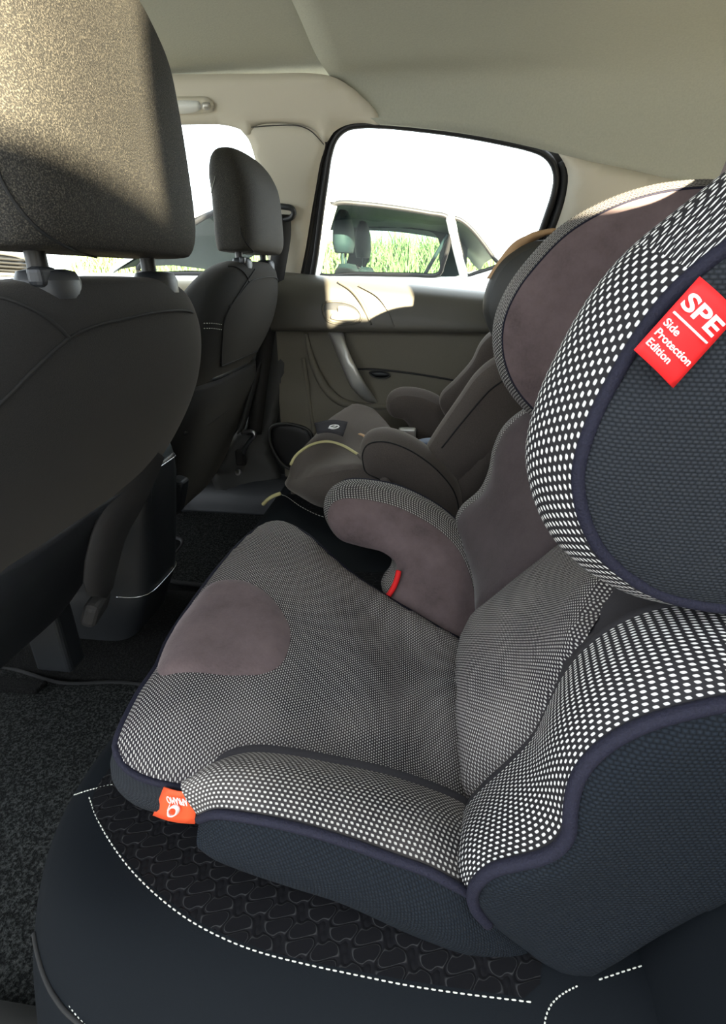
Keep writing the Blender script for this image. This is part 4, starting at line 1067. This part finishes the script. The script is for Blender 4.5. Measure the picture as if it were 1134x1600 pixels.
# ceiling lamp on the rail
t = thing('reading_lamp', 'small clear roof lamp in grey bezel on the far rail', 'lamp', tuple(w(308, 165, .04)))
st = names()
A = cr([w(x, y, .036) for x, y in ((262, 156), (300, 151), (326, 153), (335, 163), (333, 173), (318, 177), (280, 179), (262, 178))], 60, True)
thick_fill('lamp_bezel', A, (0, -1, -.3), .01, M['trim_beige'], None, 0, .005, .015, .01)
A = cr([w(x, y, .043) for x, y in ((270, 160), (300, 157), (311, 159), (314, 168), (308, 174), (270, 175))], 40, True)
thick_fill('lamp_lens', A, (0, -1, -.3), .004, plain('clear lamp lens', (.75, .76, .72), .15), None, 0, .002, .01, .01)
A = cr([w(x, y, .043) for x, y in ((316, 161), (327, 161), (328, 170), (317, 171))], 24, True)
thick_fill('lamp_switch', A, (0, -1, -.3), .004, M['silver'], None, 0, .002, .006, .006)
adopt(t, st)

# ================================================================== FAR FRONT DOOR, DASHBOARD, WINDSCREEN
D2 = thing('door_2', 'far front car door in sun', None, (-.9, 1.58, .3), kind='structure')
st = names()
fg = [w(x, y, -.004) for x, y in ((40, 200), (200, 197), (352, 197), (376, 203), (390, 222), (400, 260), (408, 320), (418, 400), (422, 425), (300, 424), (100, 424), (20, 420))]
fill('window_glass', cr(fg, 120, True), (0, -1, -.29), M['glass'], None, 0, .02, .06)
xs2 = np.linspace(-1.75, -.62, 30); rows = []
for x in xs2:
    z = .962
    rows.append(cr([(x, 1.60, z - .004), (x, 1.588, z), (x, 1.565, z), (x, 1.54, z - .006), (x, 1.522, z - .03), (x, 1.515, z - .09), (x, 1.52, .83), (x, 1.55, .80), (x, 1.55, .7), (x, 1.54, .6), (x, 1.55, .36)], 50))
gridmesh('door_panel', np.array(rows), plain('sand front door panel', (.30, .27, .20), .6, noise=.1, nscale=600), None)
adopt(D2, st)
t = thing('dashboard', 'dark dashboard with round-edged air vent ahead of near front seat', 'dashboard', (-1.3, .88, .6))
st = names()
rows = []
for y in np.linspace(.12, 1.54, 24):
    hump = .03 * math.exp(-((y - .6) / .16) ** 2)
    rows.append(cr([(-1.26, y, .50), (-1.13, y, .68), (-1.0, y, .86), (-1.01, y, .925 + hump * .4), (-1.05, y, .955 + hump), (-1.15, y, .962 + hump * .7), (-1.35, y, .95), (-1.62, y, .93)], 40))
gridmesh('dashboard_body', np.array(rows), M['door_upper'], None)
vc = aX(22, 412, -1.0)
vq = [aX(-25, 398, -.995), aX(10, 396, -.995), aX(40, 405, -.995), aX(56, 418, -.995), aX(50, 430, -.995), aX(10, 428, -.995), aX(-25, 425, -.995)]
A = cr(vq, 50, True)
thick_fill('air_vent', A, (1, 0, 0), .01, M['black_plastic'], None, 0, .002, .01, .02)
tube('vent_rim', A + np.array([.003, 0, 0]), .006, M['silver'], None, True, n=60, seg=8)
for q in range(4):
    tube('vent_slat', [aX(-20, 403 + q * 6, -.985), aX(46 - (3 - q) * 3, 407 + q * 6, -.985)], .003, M['grey_plastic'], None, n=8, seg=6)
adopt(t, st)
t = thing('steering_wheel', 'black steering wheel with silver trim ahead of near front seat', 'steering wheel', (-.86, .49, .80))
st = names()
wc = np.array([-.86, .49, .86]); wn = np.array([.9, 0, .43]); e1 = np.array([0, 1.0, 0]); e2 = np.cross(wn, e1)
tube('wheel_rim', [wc + .18 * (math.cos(a) * e1 + math.sin(a) * e2) for a in np.linspace(0, 2 * math.pi, 24, endpoint=False)], .015, M['black_plastic'], None, True, n=80, seg=10)
for a in (.2, math.pi - .2, -math.pi / 2): tube('wheel_spoke', [wc + .05 * (math.cos(a) * e1 + math.sin(a) * e2) - wn * .03, wc + .175 * (math.cos(a) * e1 + math.sin(a) * e2)], .014, M['silver'], None, n=8, flat=.5)
disc('wheel_hub', wc - wn * .04, wn, .07, .04, M['black_plastic'], None, bev=.01)
adopt(t, st)
ws = [[(-1.05, y, 1.36) for y in (.16, .5, .88, 1.26, 1.50)], [(-1.32, y, 1.17) for y in (.12, .5, .88, 1.26, 1.54)], [(-1.60, y, .96) for y in (.08, .5, .88, 1.26, 1.58)]]
o = grid('window_3', ws, 10, 14, M['glass'], None); tag(o, kind='structure')

# near side: roof rail, pillars and rear quarter of the body; the near rear door stands open
rl = [[(x, .02, 1.30), (x, .03, 1.33), (x, .07, 1.345)] for x in (-1.2, -.4, .4, 1.1)]
o = grid('trim_5', rl, 16, 8, M['trim_beige'], None, thick=.02); tag(o, kind='structure')
o = rbox('trim_6', (-.47, .05, .80), (.10, .05, 1.06), M['trim_beige'], None, .01, (0, .05, 0)); tag(o, kind='structure')
o = grid('trim_7', [[(.50, .06, 1.32), (.52, .05, 1.05), (.48, .03, .9), (.42, .02, .75)], [(.80, .07, 1.32), (.85, .05, 1.05), (.9, .03, .9), (.9, .02, .75)], [(1.2, .10, 1.30), (1.3, .08, 1.05), (1.35, .06, .9), (1.4, .05, .75)]], 20, 16, M['trim_beige'], None, thick=.03); tag(o, kind='structure')
o = grid('wall_back', [[(1.15, y, 1.36) for y in (.08, .88, 1.55)], [(1.33, y, 1.1) for y in (.08, .88, 1.55)], [(1.4, y, .9) for y in (.08, .88, 1.55)], [(1.4, y, .3) for y in (.08, .88, 1.55)]], 20, 20, M['trim_beige'], None, thick=.02); tag(o, kind='structure')
o = grid('wall_right', [[(.62, 1.60, .36), (.62, 1.60, .95), (.70, 1.57, 1.1), (.72, 1.53, 1.34)], [(1.0, 1.60, .36), (1.0, 1.60, .95), (1.0, 1.57, 1.1), (1.0, 1.53, 1.34)], [(1.42, 1.58, .36), (1.42, 1.58, .95), (1.36, 1.56, 1.1), (1.18, 1.53, 1.34)]], 16, 16, M['trim_beige'], None, thick=.02); tag(o, kind='structure')

# ================================================================== OUTSIDE
gm = [[(x, y, 0) for y in (-14, 0, 14, 60)] for x in (-60, -20, 0, 20, 60)]
o = grid('ground', gm, 10, 10, M['ground'], None); tag(o, kind='structure')
# white car parked alongside
t = thing('parked_car', 'white parked car seen through the far rear window, grass showing through its glass', 'car', (-.3, 3.9, 0))
st = names()
OY = 3.0
def oc(px, py, dy=0.0):           # leaning side glass plane of the parked car
    return aP(px, py, (0, OY + dy, .98), (0, .30, .12))
# windows of this side as holes in the body side: build the body side from strips around them
wf = [(497, 427), (502, 395), (510, 350), (517, 322), (530, 317), (570, 319), (620, 325), (670, 333), (698, 339), (705, 352), (700, 385), (691, 415), (686, 428), (640, 429), (560, 428)]
WF = [oc(x, y) for x, y in wf]
wq = [(707, 341), (718, 343), (735, 356), (755, 380), (772, 404), (779, 413), (765, 420), (745, 426), (729, 430), (722, 400), (714, 368)]
WQ = [oc(x, y) for x, y in wq]
A = cr(WF, 100, True); fill('rear_door_glass', A, (0, -1, -.3), M['car_glass'], None, 0, .02, .08); tube('window_frame', A, .012, M['rubber'], None, True, n=120, seg=6)
A = cr(WQ, 60, True); fill('quarter_glass', A, (0, -1, -.3), M['car_glass'], None, 0, .02, .08); tube('window_frame', A, .010, M['rubber'], None, True, n=80, seg=6)
tube('pillar', [oc(703, 338), oc(713, 385), (oc(725, 432))], .022, M['car_paint'], None, n=20, seg=8)
tube('pillar', [oc(664, 428, .05), oc(680, 400, .05), oc(700, 366, .05)], .010, M['car_dark'], None, n=20, seg=8)
tube('pillar', [oc(516, 318), oc(503, 365), (oc(491, 428))], .035, M['car_paint'], None, n=20, seg=8)
f_ = [(485, 427), (478, 400), (470, 370), (440, 335), (400, 322), (350, 326), (300, 350), (240, 395), (215, 424), (300, 427), (400, 428)]
A = cr([oc(x, y) for x, y in f_], 80, True); fill('front_door_glass', A, (0, -1, -.3), M['car_glass'], None, 0, .02, .12); tube('window_frame', A, .014, M['rubber'], None, True, n=120, seg=6)
# roof
ro = cr([oc(170, 424), oc(240, 380), oc(300, 338), oc(360, 316), oc(440, 310), oc(520, 311), oc(600, 316), oc(700, 333), oc(726, 343), oc(752, 368), oc(772, 396), oc(790, 412)], 50)
rows = [ro + np.array([0, d, h]) for d, h in ((0, -.012), (.01, .01), (.06, .035), (.3, .06), (.8, .075), (1.3, .06), (1.54, .035), (1.59, .01), (1.6, -.012))]
gridmesh('roof', np.array(rows), M['car_paint'], None)
gridmesh('roof_lining', np.array([r + np.array([.0, 0, -.03]) for r in rows[1:-1]]), M['car_dark'], None)
# body side below the glass and the far side
be = cr([oc(120, 426), oc(300, 428), oc(500, 428), oc(640, 431), oc(725, 431), oc(790, 415), oc(840, 425), oc(850, 470)], 60)
for dy, s_ in ((0, -1), (1.6, 1)):
    nm = 'body_side'
    G = [be + np.array([0, dy, 0])]
    for dz, oy in ((-.04, .03), (-.10, .05), (-.25, .06), (-.5, .05), (-.62, .03), (-.72, .0)):
        q = be.copy(); q[:, 2] = be[:, 2] + dz; q[:, 1] += dy + s_ * oy; G.append(q)
    gridmesh(nm, np.array(G), M['car_paint'], None)
# glass on its other side, grass seen through it
ow = cr([oc(x, y) + np.array([0.0, 1.58, 0]) for x, y in wf], 80, True); fill('rear_door_glass', ow, (0, -1, -.3), M['car_glass'], None, 0, .02, .1)
# other side's dark surround
fr_in = [(566, 368), (575, 356), (600, 354), (640, 358), (676, 364), (686, 378), (686, 400), (684, 424), (640, 427), (590, 427), (571, 424), (579, 395)]
In = cr([aY(x, y, OY + 1.35) for x, y in fr_in], 100, True)
c_ = In.mean(0); Out = c_ + (In - c_) * np.array([1.75, 1, 1.32])
Out[:, 2] = np.clip(Out[:, 2], .93, 1.30); Out[:, 0] = np.clip(Out[:, 0], -1.75, .22)
fix_normals(ruled('far_side_lining', In, Out, In * 0, 0, M['car_dark'], None, 4))
# seats inside: headrests
for px, py, dy, sc in ((537, 366, .45, 1), (567, 378, 1.0, .9)):
    c0 = aY(px, py, OY + dy); hrw = .075 * sc
    G = np.array([superring(c0[0], c0[1], c0[2] + z, a * sc, b * sc, 2.8, 24) for z, a, b in ((-.10, .01, .03), (-.098, .05, .10), (-.05, .06, .13), (.03, .055, .13), (.09, .04, .11), (.12, .02, .07), (.122, .001, .01))])
    gridmesh('headrest', G, M['car_dark'], None, closed_v=True, caps=True)
    for s_ in (-.06, .06): tube('headrest_post', [c0 + np.array([0, s_, -.19]), c0 + np.array([0, s_, -.09])], .008, M['car_dark'], None, n=4, seg=6)
    G = np.array([superring(c0[0] + .02, c0[1], c0[2] + z, a, b, 3, 24) for z, a, b in ((-.75, .08, .24), (-.4, .08, .25), (-.22, .07, .22), (-.16, .04, .15), (-.155, .005, .02))])
    gridmesh('seat_back', G, M['car_dark'], None, closed_v=True, caps=True)
rbox('cabin_floor', (-.7, OY + .8, .42), (2.6, 1.5, .04), M['car_dark'], None, .01)
for x in (-2.0, .35):
    for dy in (.10, 1.5):
        wr = [superring(0, 0, 0, r, r, 2, 32)[:, [0, 2, 1]] * np.array([1, 0, 1]) + np.array([x, OY + dy + yy, .31]) for r, yy in ((.20, 0), (.30, -.01), (.31, .02), (.31, .16), (.30, .19), (.20, .18))]
        gridmesh('wheel', np.array(wr), M['rubber'], None, closed_v=True, caps=True)
adopt(t, st)
# bank of tall grass behind
o = grid('grass_bank', [[(x, 6.2, 0), (x, 6.6, .5), (x, 7.5, .98 + .06 * math.sin(x * 2)), (x, 9, 1.25), (x, 12, 1.3)] for x in np.linspace(-5, .75, 12)], 30, 16, M['grass'], None); tag(o, kind='structure')
vs, fs = [], []
for i in range(5200):
    x = rng.uniform(-5, .75); y = rng.uniform(6.4, 8.6); z = np.interp(y, [6.2, 6.6, 7.5, 9], [0, .5, .98, 1.25]); h = rng.uniform(.22, .50) * (1 if rng.random() < .9 else 1.4)
    a = rng.uniform(0, 6.28); wd = rng.uniform(.008, .018); lx, ly = rng.normal(0, .14, 2); s = len(vs)
    for t_, ww in ((0, 1), (.5, .8), (1, .1)):
        bx_ = x + lx * t_ ** 2; by_ = y + ly * t_ ** 2
        vs += [(bx_ - wd * ww * math.cos(a), by_ - wd * ww * math.sin(a), z + h * t_), (bx_ + wd * ww * math.cos(a), by_ + wd * ww * math.sin(a), z + h * t_)]
    fs += [(s, s + 1, s + 3, s + 2), (s + 2, s + 3, s + 5, s + 4)]
o = obj('tall_grass', vs, fs, M['grass'], None); tag(o, 'tall green grass growing on the bank behind the parked car', 'grass', kind='stuff')
# unseen van, added on the near side to keep low sun off the cabin
t = thing('parked_van', 'white van parked behind the photographer', 'van', (0, -3.4, 0))
st = names()
rbox('van_body', (-.2, -3.4, .97), (5.0, 1.8, 1.36), M['car_paint'], None, .12)
adopt(t, st)

o = rbox('concrete_post', (.395, -.68, 1.1), (.30, .16, 2.2), M['ground'], None, .02); tag(o, 'pale concrete post standing beside the open near rear door', 'post')  # added out of view, its shadow bounds the sun patch on the far door

o = grid('wall_right_lower', [[(x, 1.63, .24), (x, 1.64, .5), (x, 1.645, .90)] for x in (-1.8, -.8, 0, .8, 1.4)], 12, 8, M['grey_plastic'], None, thick=.01); o.name = 'wall_far_sill'; tag(o, kind='structure')
o = grid('trim_8', [[(x, -.10, .30), (x, .02, .325), (x, .17, .322), (x, .225, .30), (x, .238, .24)] for x in (-1.2, -.6, -.2, .3, .8)], 16, 14, M['grey_plastic'], None, thick=.01); tag(o, kind='structure')

o = rbox('concrete_wall', (1.05, -.68, .646), (.96, .16, 1.292), M['ground'], None, .02); tag(o, 'low pale concrete wall beside the open near rear door', 'wall', kind='structure')  # invented sun stop out of view, keeps the far head wing unlit
